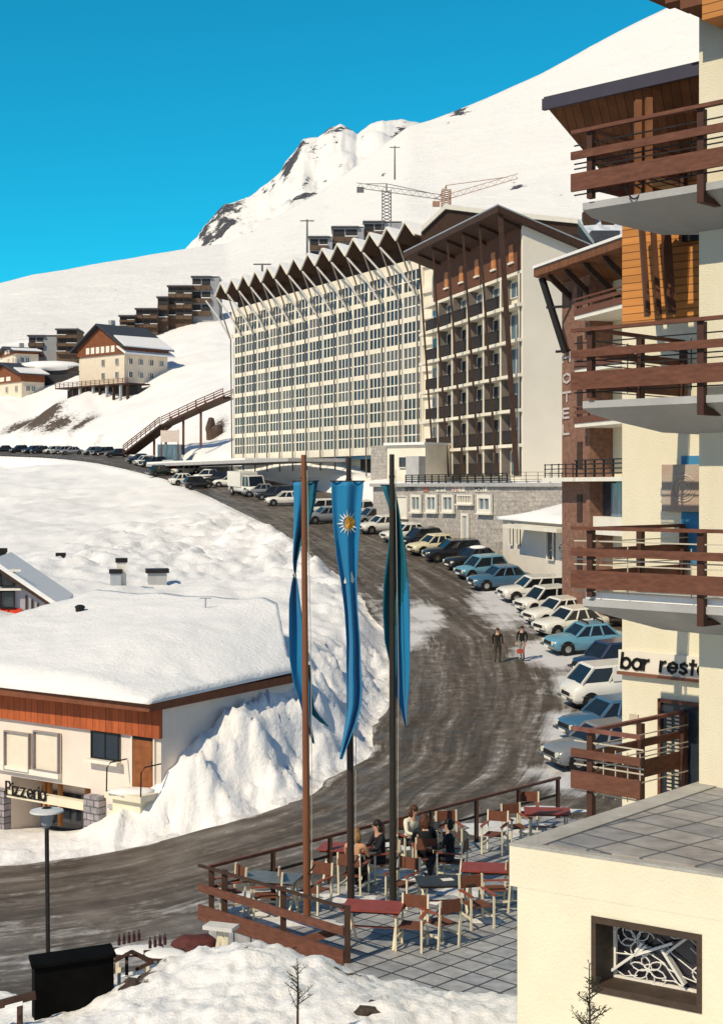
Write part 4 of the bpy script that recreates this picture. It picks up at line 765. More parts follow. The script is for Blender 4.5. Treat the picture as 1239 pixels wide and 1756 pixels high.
def put_car(style,col,x,y,hd,label,group='cars parked beside the street',snow=False):
    key=(style,col)
    if key not in PROTO: r=PROTO[key]=make_car(style,col)
    else: r=copytree(PROTO[key])
    for ch in list(r.children):
        if ch.name.startswith('roof_snow'): bpy.data.objects.remove(ch)
    d=Vector((math.cos(hd),math.sin(hd),0)); l_=Vector((-d.y,d.x,0)); Z=lambda q: gz(q.x,q.y)+.02
    c=Vector((x,y,0)); f=d*1.3; fz=Z(c+f);bz=Z(c-f);lz=Z(c+l_*.7);rz=Z(c-l_*.7)
    X=Vector((f.x*2,f.y*2,fz-bz)).normalized(); Y_=Vector((l_.x*1.4,l_.y*1.4,lz-rz)).normalized(); Zv=X.cross(Y_).normalized(); Y_=Zv.cross(X)
    M=Matrix((X,Y_,Zv)).transposed().to_4x4(); M.translation=Vector((x,y,max((fz+bz)/2,(lz+rz)/2)+.02)); r.matrix_world=M; r.rotation_euler=M.to_euler(); r.location=M.translation
    r['label']=label; r['group']=group; r['category']='van' if style=='van' else ('truck' if style=='truck' else 'car')
    if snow:
        cb=STY[style]['cab']; n=len(r.children); m_=MB(); m_.blob((( cb[2]+cb[3])/2,0,cb[5]+.06),(cb[3]-cb[2])/2,cb[7],.13,n,.1); o=m_.build('roof_snow',SNOWM,None,smooth=True); o.parent=r
    return r
def car(u,Y,style,col,hd,label,**k): x=(u-CU)/F0*Y; return put_car(style,col,x,Y,R(hd),label,**k)
H1=205
car(655,123,'sedan','white',H1,'white saloon parked beyond the third flag pole under the stone shop wall')
car(640,129,'hatch','grey',H1,'small grey hatchback at the upper end of the row under the stone shop wall')
car(697,117,'sedan','white',H1,'white saloon with dark windows right of the dark teal banner, below the shop door')
car(722,113,'hatch','black',H1,'small black car squeezed between the white saloon and the cream one')
car(745,109.5,'sedan','cream',H1,'cream saloon with a long sunlit bonnet below the stone shop wall')
car(775,106,'wagon','black',H1-12,'black estate car with a silver window line, side on to the road')
car(812,102,'sedan','black',H1,'black saloon with a snow covered roof next to the light blue car',snow=True)
car(826,98,'hatch','lightblue',H1,'light blue hatchback in front of the white annex')
car(858,94,'sedan','blue',H1-6,'darker blue saloon below the tall annex windows')
car(912,89.5,'wagon','white',H1-10,'white estate with two black side windows at the start of the white row')
car(934,85.5,'hatch','white',H1,'white hatchback second in the row of white cars')
car(958,82,'sedan','white',H1,'white saloon third in the row of white cars')
car(978,79,'sedan','white',H1,'white saloon fourth in the row, just behind the big blue saloon')
car(1003,74.5,'sedan','lightblue',H1-8,'blue saloon with a black roof rack, largest in the row by the cream wall')
r_=PROTO[('sedan','lightblue')]; m_=MB()
for x in (-.75,.1): m_.bar((x,-.55,1.55),(x,.55,1.55),.06); m_.bar((x,-.5,1.42),(x,-.5,1.58),.06); m_.bar((x,.5,1.42),(x,.5,1.58),.06)
rk=m_.build('roof_rack',BLACK); rk.parent=r_
car(1045,69,'hatch','navy',H1,'dark blue hatchback tucked behind the front balcony rails')
car(1048,62.5,'van','white',195,'white delivery van seen beyond the corner of the cream wall')
car(1048,57,'sedan','blue',200,'blue saloon below the white van, partly behind the balcony railing')
car(1030,53,'sedan','grey',200,'grey saloon lowest in the row, behind the entrance rails')
# middle distance
for i,(u,Y,s_,c_,h_,lb) in enumerate(((548,138,'hatch','white',200,'white hatchback just right of the first flag pole top'),(560,131,'sedan','grey',200,'grey saloon between the left and middle banners'),(590,142,'sedan','white',195,'white saloon behind the top of the middle banner'),(612,136,'hatch','white',200,'white hatchback right of the middle banner top'),
 (490,150,'sedan','white',190,'white saloon parked just left of the first banner'),(470,160,'wagon','black',185,'dark estate behind the white saloon near the hotel parapet'),(448,166,'sedan','grey',185,'grey saloon between the lorry and the hotel parapet'),
 (395,182,'sedan','white',180,'white saloon left of the white lorry'),(375,188,'wagon','black',180,'black estate under the flat canopy left end'),(355,192,'hatch','white',180,'white hatchback furthest left under the flat canopy'),
 (318,186,'sedan','white',30,'white saloon driving on the snow bank side of the road'),(277,203,'sedan','green',35,'dark green saloon behind the white one at the snow bank side'),(340,180,'hatch','black',20,'black hatchback beside the white saloon at the snow bank'))): car(u,Y,s_,c_,h_,lb,group='cars standing around the hotel forecourt')
car(424,168,'truck','white',-60,'white box lorry standing on the road in front of the long hotel',group='cars standing around the hotel forecourt')
far=[(8,290,'black'),(34,287,'black'),(58,283,'navy'),(72,281,'black'),(92,277,'white'),(107,273,'grey'),(124,268,'grey'),(160,262,'grey'),(176,259,'black'),(202,250,'black'),(250,226,'white'),(262,222,'black'),(285,214,'white'),(300,209,'red'),(318,204,'white'),(240,232,'navy')]
for i,(u,Y,c_) in enumerate(far):
    nm={'black':'black','navy':'dark blue','white':'white','grey':'grey','red':'dark red'}[c_]; pos=['at the far left end of the upper road','second from the left on the upper road','third from the left on the upper road','fourth from the left on the upper road','below the dark rocks on the upper road','right of the white car below the dark rocks','at the end of the close packed upper row','alone under the slope between the packed row and the stairway','just right of the lone grey car under the slope','left of the foot of the wooden stairway','at the foot of the wooden stairway','right of the white car at the stairway foot','below the hoarding under the stairway','right of the white car below the hoarding','nearest the left end of the flat canopy','between the stairway foot and the upper row'][i]
    car(u,Y,['sedan','hatch','wagon'][i%3],c_,200+10*(i%3),f'{nm} parked car {pos}',group='cars parked along the upper road')
# ================================================================ near building with big balconies
E_=Vector((.716,-.698,0)); NR=Fr(2.95,20.6,.716,-.698); NR.n=Vector((.698,.716,0))   # d grows inwards
nb=thing('balcony_building','tall cream building at the right with huge brown balconies, orange cladding and an overhanging roof','building',NR.p(3,3,-8.5))
MB().box(NR,1.46,9,1.0,9,-4.15,12).build('wall',CREAM,nb)
MB().box(NR,-.83,1.455,2.5,10,-8.5,2.5).build('recessed_wall',CREAM,nb)
MB().box(NR,-.83,1.455,2.5,10,2.503,5.6).build('orange_cladding',ORANGE,nb)
for z in (3.72,.90): MB().box(NR,.30,.75,2.42,2.495,z,z+.28).build('window',BLACK,nb)
for k in range(4):
    zb=[4.17,1.37,-1.42,-4.25][k]; t=MB()
    smax=8 if k<3 else 1.15; 
    # boards: front and left side
    for (a,b,o) in ((.0,.25,0),(.45,.56,0)):
        t.box(NR,0,smax,-.0,.045,zb+a,zb+b); 
    for (a,b) in ((.0,.25),(.45,.56)): t.box(NR,.30,.345,.05,2.45,zb+a,zb+b)
    bo=t.build('balcony_board',BROWN,nb)
    r_=MB(); r_.bar(NR.p(0,.05,zb+.84),NR.p(smax,.05,zb+.84),.09,.05); r_.bar(NR.p(.3,.0,zb+.835),NR.p(.3,2.45,zb+.835),.08,.05); r_.build('handrail',BROWN if k!=3 else mat('worn_rail',(.2,.08,.06),.6,.3,6),nb)
    p_=MB()
    for s_,d_ in ((.28,.10),(2.05,.10),(3.9,.10),(.37,2.35),(.37,1.2)):
        if s_>smax: continue
        if s_!=2.05 or k>2: MB().box(NR,s_-.045,s_+.045,d_-.045,d_+.045,zb-.12 if k<3 else -5.3,zb+.81).build('post',mat('dark_post',(.07,.03,.02),.6,.2,4),nb)
    if k<3: p_.box(NR,2.0,2.1,.055,.145,zb-.42,zb+.81); p_.box(NR,2.0,2.1,.146,.5,zb-.42,zb-.34); p_.build('post',mat('dark_post',(.07,.03,.02),.6,.2,4),nb)
    w_=MB()
    for a in (-.04,.33,.40,.66): w_.bar(NR.p(0,.09,zb+a),NR.p(smax,.09,zb+a),.018); w_.bar(NR.p(.42,.0,zb+a),NR.p(.42,2.4,zb+a),.014)
    for i in range(4): w_.bar(NR.p(.9+i*1.0 if k<3 else .5+i*.2,.08,zb-.08),NR.p(.9+i*1.0 if k<3 else .5+i*.2,.08,zb+.6),.014)
    w_.build('thin_rail',mat('pale_rail',(.55,.5,.4),.5,.1) if k>1 else DMETAL,nb)
    if k<3:
        bt=[(.12,.12,0),(8,.12,0),(8,.995,-.36),(1.455,.995,-.36),(1.455,1.15,-.38),(.9,.95,-.34),(.45,.62,-.2),(.12,.35,-.08)]
        MB().hexa([NR.p(a_,b_,zb-.26+c_) for a_,b_,c_ in bt],[NR.p(a_,b_,zb-.16) for a_,b_,c_ in bt]).build('balcony_slab',GREYC,nb)
        if k==2: MB().prism([NR.p(.15,.15,0)[:2],NR.p(8,.15,0)[:2],NR.p(8,.99,0)[:2],NR.p(1.45,.99,0)[:2],NR.p(.5,.6,0)[:2]],zb-.156,zb-.06).build('balcony_snow',SNOWM,nb)
MB().prism([NR.p(.0,.0,0)[:2],NR.p(1.4,.0,0)[:2],NR.p(1.4,2.49,0)[:2],NR.p(0,2.49,0)[:2]],-5.45,-5.32).build('entrance_deck',CREAM,nb)
# double wooden posts
for s_ in (.62,.80): 
    MB().bar(NR.p(s_,.75,4.0),NR.p(s_-.03,.8,5.5),.09,.12).build('timber_post',mat('post_wood',(.22,.09,.035),.6,.2,4),nb)
for s_,w_ in ((-.22,.10),(-.02,.09),(.2,.16)):
    MB().bar(NR.p(s_+.12,2.1,2.6),NR.p(s_-.05,2.2,4.0),w_*.8,.12).build('timber_post',mat('post_wood2',(.10,.04,.02),.6,.2,4),nb)
# roof
rd=1.15; ZR=5.93; k9=(932-CU)/F0; q9=NR.p(0,rd,0); rs0=(k9*q9.y-q9.x)/(NR.a.x-k9*NR.a.y); rs1=1.455
q=[NR.p(rs0,rd,ZR),NR.p(rs1,rd,ZR),NR.p(rs1,2.49,5.1),NR.p(rs0+.1,2.49,5.1)]
MB().hexa([v-Vector((0,0,.05)) for v in q],[v+Vector((0,0,.0)) for v in q]).build('soffit',SOFFIT,nb)
q2=[NR.p(rs0-.02,rd-.02,ZR+.02),NR.p(rs1,rd-.02,ZR+.02),NR.p(rs1,rd+.05,ZR+.02),NR.p(rs0-.02,rd+.05,ZR+.02)]
MB().hexa([v-Vector((0,0,.17)) for v in q2],q2).build('fascia',mat('slate_fascia',(.055,.05,.075),.6,.1,3),nb)
MB().hexa([v+Vector((0,0,.003)) for v in q],[v+Vector((0,0,.05)) for v in q]).build('roof',DARKROOF,nb)
# timber bay at the top
MB().box(NR,1.9,9,.35,.995,6.25,12).build('timber_bay',ORANGE,nb)
for i,(s0,zb) in enumerate(((1.55,6.48),(1.3,6.62),(1.0,6.75))):
    MB().box(NR,s0,1.898-[0,.0,.0][i],.37+i*.02,.98,zb,zb+.12 if i else 7.4).build('bracket',mat('bracket_wood',(.16,.065,.03),.7,.2,4),nb)
# letter board, plaque, blue panels, door
def nz(s,d,v): return (HV-v)/F0*NR.p(s,d,0).y
WN=Fr(*NR.p(-.83,2.5,0)[:2],.716,-.698); WN.n=-NR.n
s0,s1=WN.su(1063),WN.su(1199)+.35
sg=thing('restaurant_sign','white sign board with black letters on the cream wall beside the balconies','sign',WN.p(.7,.05,-2.9))
zt=WN.zv(s0,1114,.05); zb=WN.zv(s0,1150,.05); MB().box(WN,s0,s1+.1,.003,.05,zb,zt).build('board',mat('sign_white',(.76,.70,.60),.7,.05),sg)
MB().box(WN,s0,s1+.1,.051,.10,zb-.05,zb-.003).build('board_edge',mat('sign_edge',(.2,.08,.05),.6),sg)
m_=MB(); lettering(m_,'bar restaurant',WN,s0+.06,zb+.055,.155,.042,.052,.02,.32,slant=.12); m_.build('lettering',BLACK,sg)
pq=thing('carved_plaque','square pinkish stone plaque with a carved ring, fixed on the cream wall','plaque',WN.p(.9,.1,.2))
a0,a1=WN.su(1134,.1),WN.su(1199.5,.1); z1=WN.zv(a0,797,.1); z0=WN.zv(a0,877,.1); MB().box(WN,a0,a1+.02,.02,.10,z0,z1).build('stone',mat('plaque_stone',(.42,.27,.20),.85,.3,2,.3,30,col2=(.42,.38,.32)),pq)
cs,cz=(a0+a1)/2+.05,(z0+z1)/2
for r,wd in ((.20,.022),(.165,.012),(.12,.02),(.07,.015)):
    m_=MB(); m_.tube([WN.p(cs+r*math.cos(k*.3142+.4),.103,cz+r*math.sin(k*.3142+.4)) for k in range(19)],wd*.7,6); m_.build('carved_ring',mat('ring_stone',(.50,.42,.34),.8,.1),pq)
BL=mat('blue_wall_paint',(.05,.22,.40),.8,.08,3)
b0=WN.su(1168,.01); MB().box(WN,b0,a1+.1,.003,.019,WN.zv(b0,968,.01),WN.zv(b0,782,.01)).build('blue_stripe',BL,nb)
d0,d1=WN.su(1131),WN.su(1199)+.25; zt=WN.zv(d0,1197); dr=MB(); dr.box(WN,d0,d1,.003,.02,-5.3,zt,0); dr.box(WN,d0,d0+.05,.021,.07,-5.3,zt,1); dr.box(WN,d0,d1,.0205,.07,zt-.05,zt,1); do=dr.build('door',[GLASS,BROWN],nb)
m_=MB(); 
for i in range(26): s_=d0+.12+(i%2)*.12+.0*i; z_l=zt-.25-i*.06; m_.box(WN,d0+.14,d0+.22,.022,.026,z_l,z_l+.03); m_.box(WN,d0+.28,d0+.36,.022,.026,z_l,z_l+.03)
m_.build('notice',mat('notice_paper',(.55,.48,.36),.8,.2),do); m_=MB(); m_.box(WN,d0+.40,d0+.46,.022,.03,-4.5,zt-.2); m_.build('notice',mat('orange_notice',(.6,.16,.03),.7,.3,20,stretch=(1,1,3)),do)
MB().box(WN,WN.su(1080),WN.su(1095),.003,.03,WN.zv(.5,1244),WN.zv(.5,1228)).build('notice',mat('notice_paper'),nb)
MB().tube([NR.p(.9+.0*k,.0,4.1)+Vector((.26*k/9*1.0,-.02,-.16*math.sin(k/9*math.pi)))for k in range(10)],.012,5).build('cable',BLACK,nb)
# ================================================================ cream side building (kiosk) with roof terrace
K=Vector((1.712,16.9,0)); fd=Vector((.837,-.547,0)).normalized(); bd_=Vector((.648,.761,0)).normalized(); KF=Fr(K.x,K.y,fd.x,fd.y); KF.n=Vector((-.547,-.837,0))
kb=thing('kiosk_building','cream rendered kiosk with a tiled flat roof and an ornate window at the lower right','building',(3.0,17,-8.5))
def kp(s,t,z,o=0): return K+fd*s+bd_*t+Vector((0,0,z))
poly=[kp(.12,.1,0),kp(6,.1,0),kp(6,9,0),kp(.12,9,0)]
KW=mat('kiosk_render',(.74,.68,.51),.92,0,.9,.22,30,col2=(.81,.755,.58),thr=(.3,.6)); w0=MB(); ws0,wz0=0,0
a0=KF.su(1014,0); a1=KF.su(1203,0)
# window opening measured on the wall plane
za1=(HV-1573)/F0*KF.p(a0,0,0).y; za0=(HV-1692)/F0*KF.p(a0,0,0).y; zt=za1; zb=(HV-1735)/F0*KF.p(a1,0,0).y
def kbox(m,s0,s1,t0,t1,z0,z1,mi=None): 
    q=lambda z:[kp(s0,t0,z),kp(s1,t0,z),kp(s1,t1,z),kp(s0,t1,z)]; return m.hexa(q(z0),q(z1),mi)
zb_=min(za0,zb)
kbox(w0,.1,a0,.004,9,-9.6,-4.621); kbox(w0,a0,a1,.004,9,-9.6,zb_); kbox(w0,a0,a1,.004,9,zt,-4.621); kbox(w0,a1,6,.004,9,-9.6,-4.621); kbox(w0,a0,a1,.5,9,zb_,zt)
w0.build('wall',KW,kb); m_=MB(); kbox(m_,0,6.1,0,9,-4.62,-4.16); m_.build('roof_slab',KW,kb)
m_=MB(); kbox(m_,.35,6.1,.25,9,-4.156,-4.14); m_.build('roof_tiles',ROOFT,kb)
m_=MB(); kbox(m_,0,.34,0,9,-4.157,-4.125); kbox(m_,.34,6.1,0,.12,-4.157,-4.125); m_.build('parapet',mat('worn_concrete',(.40,.39,.36),.8,.2,2,.4,25),kb)
m_=MB(); kbox(m_,a0,a1,.42,.46,zb_,zt); wn=m_.build('window',mat('kiosk_glass',(.02,.018,.03),.15,.6,4,spec=.7),kb)
m_=MB(); f_=.055
for (s0,s1,z0,z1) in ((a0,a1,zt-f_,zt+.02),(a0,a1,zb_-.02,zb_+f_),(a0-.0,a0+f_,zb_+f_,zt-f_),(a1-f_,a1+.0,zb_+f_,zt-f_)): kbox(m_,s0,s1,-.012,.40,z0,z1)
m_.build('frame',mat('window_wood',(.06,.04,.028),.6,.3,5,stretch=(1,1,4)),wn)
m_=MB(); kbox(m_,a0+f_,a0+f_+.03,.37,.41,zb_+f_,zt-f_); kbox(m_,a0+f_+.03,a1-f_,.37,.41,zb_+f_,zb_+f_+.03); m_.build('inner_frame',WHITE,wn)
# white scroll work in the window
sw=MB(); W_=a1-a0-2*f_; H_=zt-zb_-2*f_
def wp(x,y): return kp(a0+f_+x*W_,.37,zb_+f_+y*H_)
def crv(pts,r=.010): sw.tube([wp(x,y) for x,y in pts],r*.8,5)
rw=random.Random(11)
def loop(cx,cy,rx,ry,a=0,n=12,arc=1.0,r=.010): crv([(cx+rx*math.cos(a+t*arc*6.283/n)*1.0,cy+ry*math.sin(a+t*arc*6.283/n)) for t in range(n+1)],r)
for a in (.3,1.2,2.1,3.0,4.0,5.0): loop(.24+.10*math.cos(a),.66+.15*math.sin(a),.09,.13,a,10,.8)
for a in (.2,1.3,2.4,3.4,4.4,5.5): loop(.36+.11*math.cos(a),.22+.14*math.sin(a),.10,.13,a,10,.85)
loop(.93,.30,.13,.14,2,12,.7,.014); loop(.36,.25,.035,.06)
for pts in (((.0,.75),(.12,.9),(.3,.97),(.5,.9)),((.5,.9),(.62,.8),(.75,.86),(.9,.7),(.93,.5),(1,.45)),((.02,.4),(.2,.42),(.36,.5),(.52,.38),(.6,.2),(.7,.02)),((.55,.3),(.75,.2),(.9,.15),(1,.12)),((.6,.55),(.75,.4),(.85,.3)),((.78,.7),(.9,.55)),((.0,.15),(.12,.05),(.25,.1)),((.5,.1),(.62,.12),(.8,.0)),((.45,.75),(.55,.65),(.6,.55)),((.93,.5),(.96,.3),(.95,.1))): crv(pts)
sw.build('scroll_grille',mat('white_iron',(.75,.73,.68),.5,.05),wn)
br_=MB()
def wbar(x0,y0,x1,y1,w): 
    A=wp(x0,y0)-bd_*.03;B=wp(x1,y1)-bd_*.03; br_.bar(A,B,w,.03)
wbar(.0,.12,.36,.62,.05); wbar(.24,.44,.62,.74,.05); wbar(.55,.55,.80,.92,.06); wbar(.52,.62,.74,.12,.09); wbar(.25,.50,.32,.66,.07); br_.build('ornament',mat('white_iron'),wn)
# ================================================================ flag poles and banners
POLY=28.3; PO=[]
for i,(ut,ub,vt,col,lb) in enumerate(((521,527,780,mat('pole_rust',(.20,.075,.035),.55,.2,2,stretch=(1,1,.2)),'reddish brown flag pole, leftmost of three'),(598,602,784,mat('pole_dark',(.035,.022,.018),.5,.2,2),'dark flag pole in the middle, carrying the sun banner'),(672,674,779,mat('pole_darker',(.028,.024,.018),.5,.2,2),'dark flag pole at the right, in front of the teal banner'))):
    Y=POLY+[0,.6,.9][i]; a=P(ub,835,Y); a.z=-8.5; b=P(ut,vt,Y); t=thing('flag_pole','tall '+lb,'flag pole',a,group='tall wooden flag poles on the terrace')
    MB().tube([a,a.lerp(b,.5),b],[.075,.065,.05],10).build('pole',col,t); MB().tube([b-Vector((.06,0,.45)),b-Vector((-.06,0,.45))],.03,6).build('fitting',DMETAL,t); MB().tube([b+Vector((.07,-.06,-.3)),a.lerp(b,.5)+Vector((.12,-.08,0)),a+Vector((.09,-.09,1.1))],.008,5).build('rope',mat('hemp_rope',(.45,.38,.28),.9,.1),t); MB().bar(a+Vector((.02,-.09,1.0)),a+Vector((.16,-.09,1.2)),.03).build('cleat',DMETAL,t); PO.append((a,b))
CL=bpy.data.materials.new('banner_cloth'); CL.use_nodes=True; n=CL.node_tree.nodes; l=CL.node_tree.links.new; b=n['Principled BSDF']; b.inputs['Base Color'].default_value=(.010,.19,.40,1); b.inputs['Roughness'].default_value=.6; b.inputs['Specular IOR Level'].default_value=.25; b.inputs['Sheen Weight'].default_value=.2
CL2=mat('banner_shade',(.010,.12,.18),.7,.15,3)  # darker teal copy of the cloth, shade put into the colour
def banner(rows,Y,fold,amp,seed,mats,name,label,nC=17,dark=None):
    rows=[tuple(map(float,r)) for r in rows]; vs=[r[0] for r in rows]; V=[];F_=[];M_=[]; n=60
    def uu(c,v):
        a=np.interp(v,vs,[r[1] for r in rows]); b_=np.interp(v,vs,[r[2] for r in rows]); return a+(b_-a)*c
    def dep(c,v): return Y-amp*math.sin(fold*math.pi*c+seed+ (v-800)*.004)*(.35+.65*min(1,(v-vs[0])/120))-.03*math.sin(9*c+v*.02)
    for j in range(n+1):
        v=vs[0]+(vs[-1]-vs[0])*j/n
        for i in range(nC): c=i/(nC-1); V.append(P(uu(c,v),v,dep(c,v)))
    for j in range(n):
        for i in range(nC-1):
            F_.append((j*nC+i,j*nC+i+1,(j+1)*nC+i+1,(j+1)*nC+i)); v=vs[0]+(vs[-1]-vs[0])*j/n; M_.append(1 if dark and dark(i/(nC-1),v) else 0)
    t=thing(name,label,'banner',P(uu(.5,vs[0]),vs[0],Y),group='blue banners hanging from the flag poles'); m_=MB(); m_.v=V; m_.f=F_; m_.m=M_; o=m_.build('cloth',mats,t,smooth=True)
    sm=o.modifiers.new('thickness','SOLIDIFY'); sm.thickness=.006
    MB().tube([P(uu(0,vs[0])-2,vs[0]-1,Y),P(uu(1,vs[0])+2,vs[0]-1,Y)],.014,6).build('crossbar',DBROWN,t)
    return t,uu,dep
# left banner: twisted, passing behind its pole
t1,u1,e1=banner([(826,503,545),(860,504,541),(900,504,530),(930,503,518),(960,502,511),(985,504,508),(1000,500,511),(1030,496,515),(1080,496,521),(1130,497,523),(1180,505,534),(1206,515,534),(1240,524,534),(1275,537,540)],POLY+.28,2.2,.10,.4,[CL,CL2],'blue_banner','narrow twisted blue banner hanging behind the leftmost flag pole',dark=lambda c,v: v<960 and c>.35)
m_=MB(); pts=[(528,1140,8),(530,1180,9),(534,1215,11),(543,1228,11),(553,1238,9),(563,1246,3)]; vv=[];
for j,(u,v,w_) in enumerate(pts): vv+=[P(u-w_/2,v,POLY+.35),P(u+w_/2,v,POLY+.30)]
m_.add(vv,[(2*j,2*j+1,2*j+3,2*j+2) for j in range(len(pts)-1)]); o=m_.build('cloth_tail',CL2,t1); o.modifiers.new('t','SOLIDIFY').thickness=.006
t2,u2,e2=banner([(826,568,624),(860,569,621),(910,572,617),(960,578,614),(1000,585,612),(1050,591,614),(1100,594,618),(1150,594,620),(1180,595,622),(1210,596,620),(1240,592,612),(1275,586,598),(1302,582,587)],POLY+.35,3.2,.11,2.2,[CL,CL2],'blue_banner','blue banner with an orange and white sun emblem on the middle pole')
t3,u3,e3=banner([(833,654,676),(850,660,680),(872,667,684),(900,669,688),(960,663,697),(1000,658,701),(1050,657,703),(1100,660,703),(1135,668,703),(1180,674,702),(1215,687,699),(1246,695,698)],POLY+1.0,1.8,.12,1.2,[CL,CL2],'blue_banner','blue banner, its shade coloured dark teal, with a bright lower edge on the right pole',dark=lambda c,v: v<1035+ (1-c)*110-c*60)
def patch(par,name,polys,mt,uu,dep):
    m_=MB()
    for pl_ in polys:
        q=[]
        for u,v in pl_:
            a=uu(0,v);b_=uu(1,v); c=(u-a)/(b_-a); q.append(P(u,v,dep(c,v)-.03))
        m_.add(q,[tuple(range(len(q)))])
    o=m_.build(name,mt,par); return o
cx,cy=597,897; rays=[]
for k in range(14):
    a=math.pi*.30+k*(math.pi*1.55)/13; r1=11; r2=24 if k%2==0 else 20
    rays.append([(cx+r1*math.cos(a-.15)*.8,cy-r1*math.sin(a-.15)),(cx+r2*math.cos(a)*.85,cy-r2*math.sin(a)),(cx+r1*math.cos(a+.15)*.8,cy-r1*math.sin(a+.15))])
patch(t2,'sun_rays',rays,WHITE,u2,e2); disc=[(cx+3+9*math.cos(k*.3927),cy-12*math.sin(k*.3927)) for k in range(16)]
disc2=[[disc[k],disc[(k+1)%16],(cx+3,cy)] for k in range(16)]; patch(t2,'sun_disc',disc2,mat('sun_orange',(.75,.33,.03),.7,.05),u2,e2)
patch(t2,'mountain_emblem',[[(597,998),(603,979),(608,994),(606,1000)],[(589,1001),(592,990),(594,1000)]],WHITE,u2,e2)
patch(t1,'emblem_trace',[[(501,986),(504,979),(508,990),(506,993)]],WHITE,u1,e1)
# ================================================================ street lamp
a=P(85,835,29.5); a.z=ground(a.x,29.5); hd=P(81,1392,29.5)
lp=thing('street_lamp','black street lamp with a pale saucer shade by the roadside','street lamp',a)
MB().tube([a-Vector((0,0,.3)),(hd.x,hd.y,hd.z-.35)],.045,10).build('pole',DMETAL,lp)
MB().lathe((hd.x,hd.y,hd.z),[(.34,.0),(.33,.03),(.22,.055),(.12,.07),(.11,.075)],24).build('shade',mat('lamp_enamel',(.62,.62,.60),.35,.15,3),lp)
MB().lathe((hd.x,hd.y,hd.z-.32),[(.05,0),(.11,.06),(.14,.30),(.13,.315)],16).build('lantern',mat('lamp_frost',(.25,.27,.30),.3,.1),lp)
MB().lathe((hd.x,hd.y,hd.z+.076),[(.11,0),(.05,.03),(.005,.035)],14).build('cap',DMETAL,lp)
# ================================================================ pizzeria
PZ=Fr(-6.86,50,-.823,.568); PZ.n=Vector((-.568,-.823,0))
pz=thing('pizzeria','cream pizzeria with a rust red board band, stone piers and a deep snow roof','building',PZ.p(7,-5,-12))
def zz(u,v,d=0): s=PZ.su(u,d); return s,PZ.zv(s,v,d)
o0,o1=PZ.su(157),PZ.su(20); zl=-11.0
m_=MB(); m_.box(PZ,0,o0,-7.5,0,-13.5,-7.4); m_.box(PZ,o1,15,-7.5,0,-13.5,-7.4); m_.box(PZ,o0,o1,-7.5,0,-10.75,-7.4); m_.box(PZ,o0,o1,-7.5,-1.6,-13.5,-10.755)
m_.build('wall',mat('pizzeria_render',(.78,.69,.60),.9,.06,.8,.3,30),pz)
FB=MB().box(PZ,-.06,15,.003,.16,-8.62,-7.45).build('timber_band',FASCIA,pz)
# roof slab and snow
rs=MB(); q=[PZ.p(-.15,.75,-7.62),PZ.p(15,.95,-7.62),PZ.p(15,-7.7,-7.35),PZ.p(-.15,-7.7,-7.5)]; rs.hexa(q,[v+Vector((0,0,.30)) for v in q]); rs.build('roof',mat('eave_wood',(.20,.07,.035),.75,.2,3),pz)
vs=[];fs=[];nx,ny=56,48
for i in range(nx+1):
    for j in range(ny+1):
        s_=-.3+15.5*i/nx; d_=.95-(8.7+4.5*min(1,max(0,s_-.5)/4))*j/ny; e=min(1,(i)/14.0); e2=min(1,j/3.0); rise=min(1,max(0,(s_+.3)/5.5))**.7; base=-7.32+(.95-d_)*(.02+.125*rise)
        z=base+.10+ .45*(e2**.6)*(min(1,.35+.65*e)) - (1-e)**2*.06*min(1,j/6) +.10*noise.noise(Vector((s_*.45,d_*.45,2)))*e2+.07*noise.noise(Vector((s_*1.4,d_*1.4,5)))*e2+.28*math.exp(-((s_-4)/3.5)**2-((d_+5)/3)**2)
        if 3<s_<7 and -4<d_<-1: z+=.09*noise.noise(Vector((s_*4,d_*4,9)))
        vs.append(PZ.p(s_,d_,z))
for i in range(nx):
    for j in range(ny): k=i*(ny+1)+j; fs.append((k,k+1,k+ny+2,k+ny+1))
n0=len(vs); bdl=[i*(ny+1) for i in range(nx+1)]+[nx*(ny+1)+j for j in range(1,ny+1)]+[i*(ny+1)+ny for i in range(nx-1,-1,-1)]+[j for j in range(ny-1,0,-1)]
for k in bdl: v=vs[k]; d_=(v-PZ.o).dot(PZ.n); vs.append(Vector((v.x,v.y,-7.315+(.75-d_)*.03 if d_>-7.9 else -8.2)))
for a_ in range(len(bdl)): b_=(a_+1)%len(bdl); fs.append((bdl[a_],bdl[b_],n0+b_,n0+a_))
m_=MB(); m_.add(vs,fs); m_.build('roof_snow',attr_snow('roof_snow_mat'),pz,smooth=True)
def pzw(u0,u1,v0,v1,**k):
    s0,s1=sorted((PZ.su(u0),PZ.su(u1))); zt=PZ.zv((s0+s1)/2,v0); zb=PZ.zv((s0+s1)/2,v1); return window(PZ,s0,s1,zb,zt,pz,**k)
pzw(160,208,1255,1302,d=.01,nx=2,fw=.05,frame=BLACK,sill=WHITE,depth=-.02)
SHW=mat('closed_shutter',(.76,.68,.55),.7,.05)
for a_,b_ in ((14,57),(64,107)): w_=pzw(a_,b_,1254,1322,d=.02,nx=1,fw=.04,glass=SHW,frame=mat('shutter_edge',(.3,.27,.27),.7),name='shutter')
s0,s1=PZ.su(107),PZ.su(-10); MB().box(PZ,s0,s1,.003,.2,PZ.zv(s0,1335),PZ.zv(s0,1326)).build('sill',WHITE,pz)
s0,s1=sorted((PZ.su(230),PZ.su(266))); zt=PZ.zv(s0,1257); zb=PZ.zv(s0,1355)
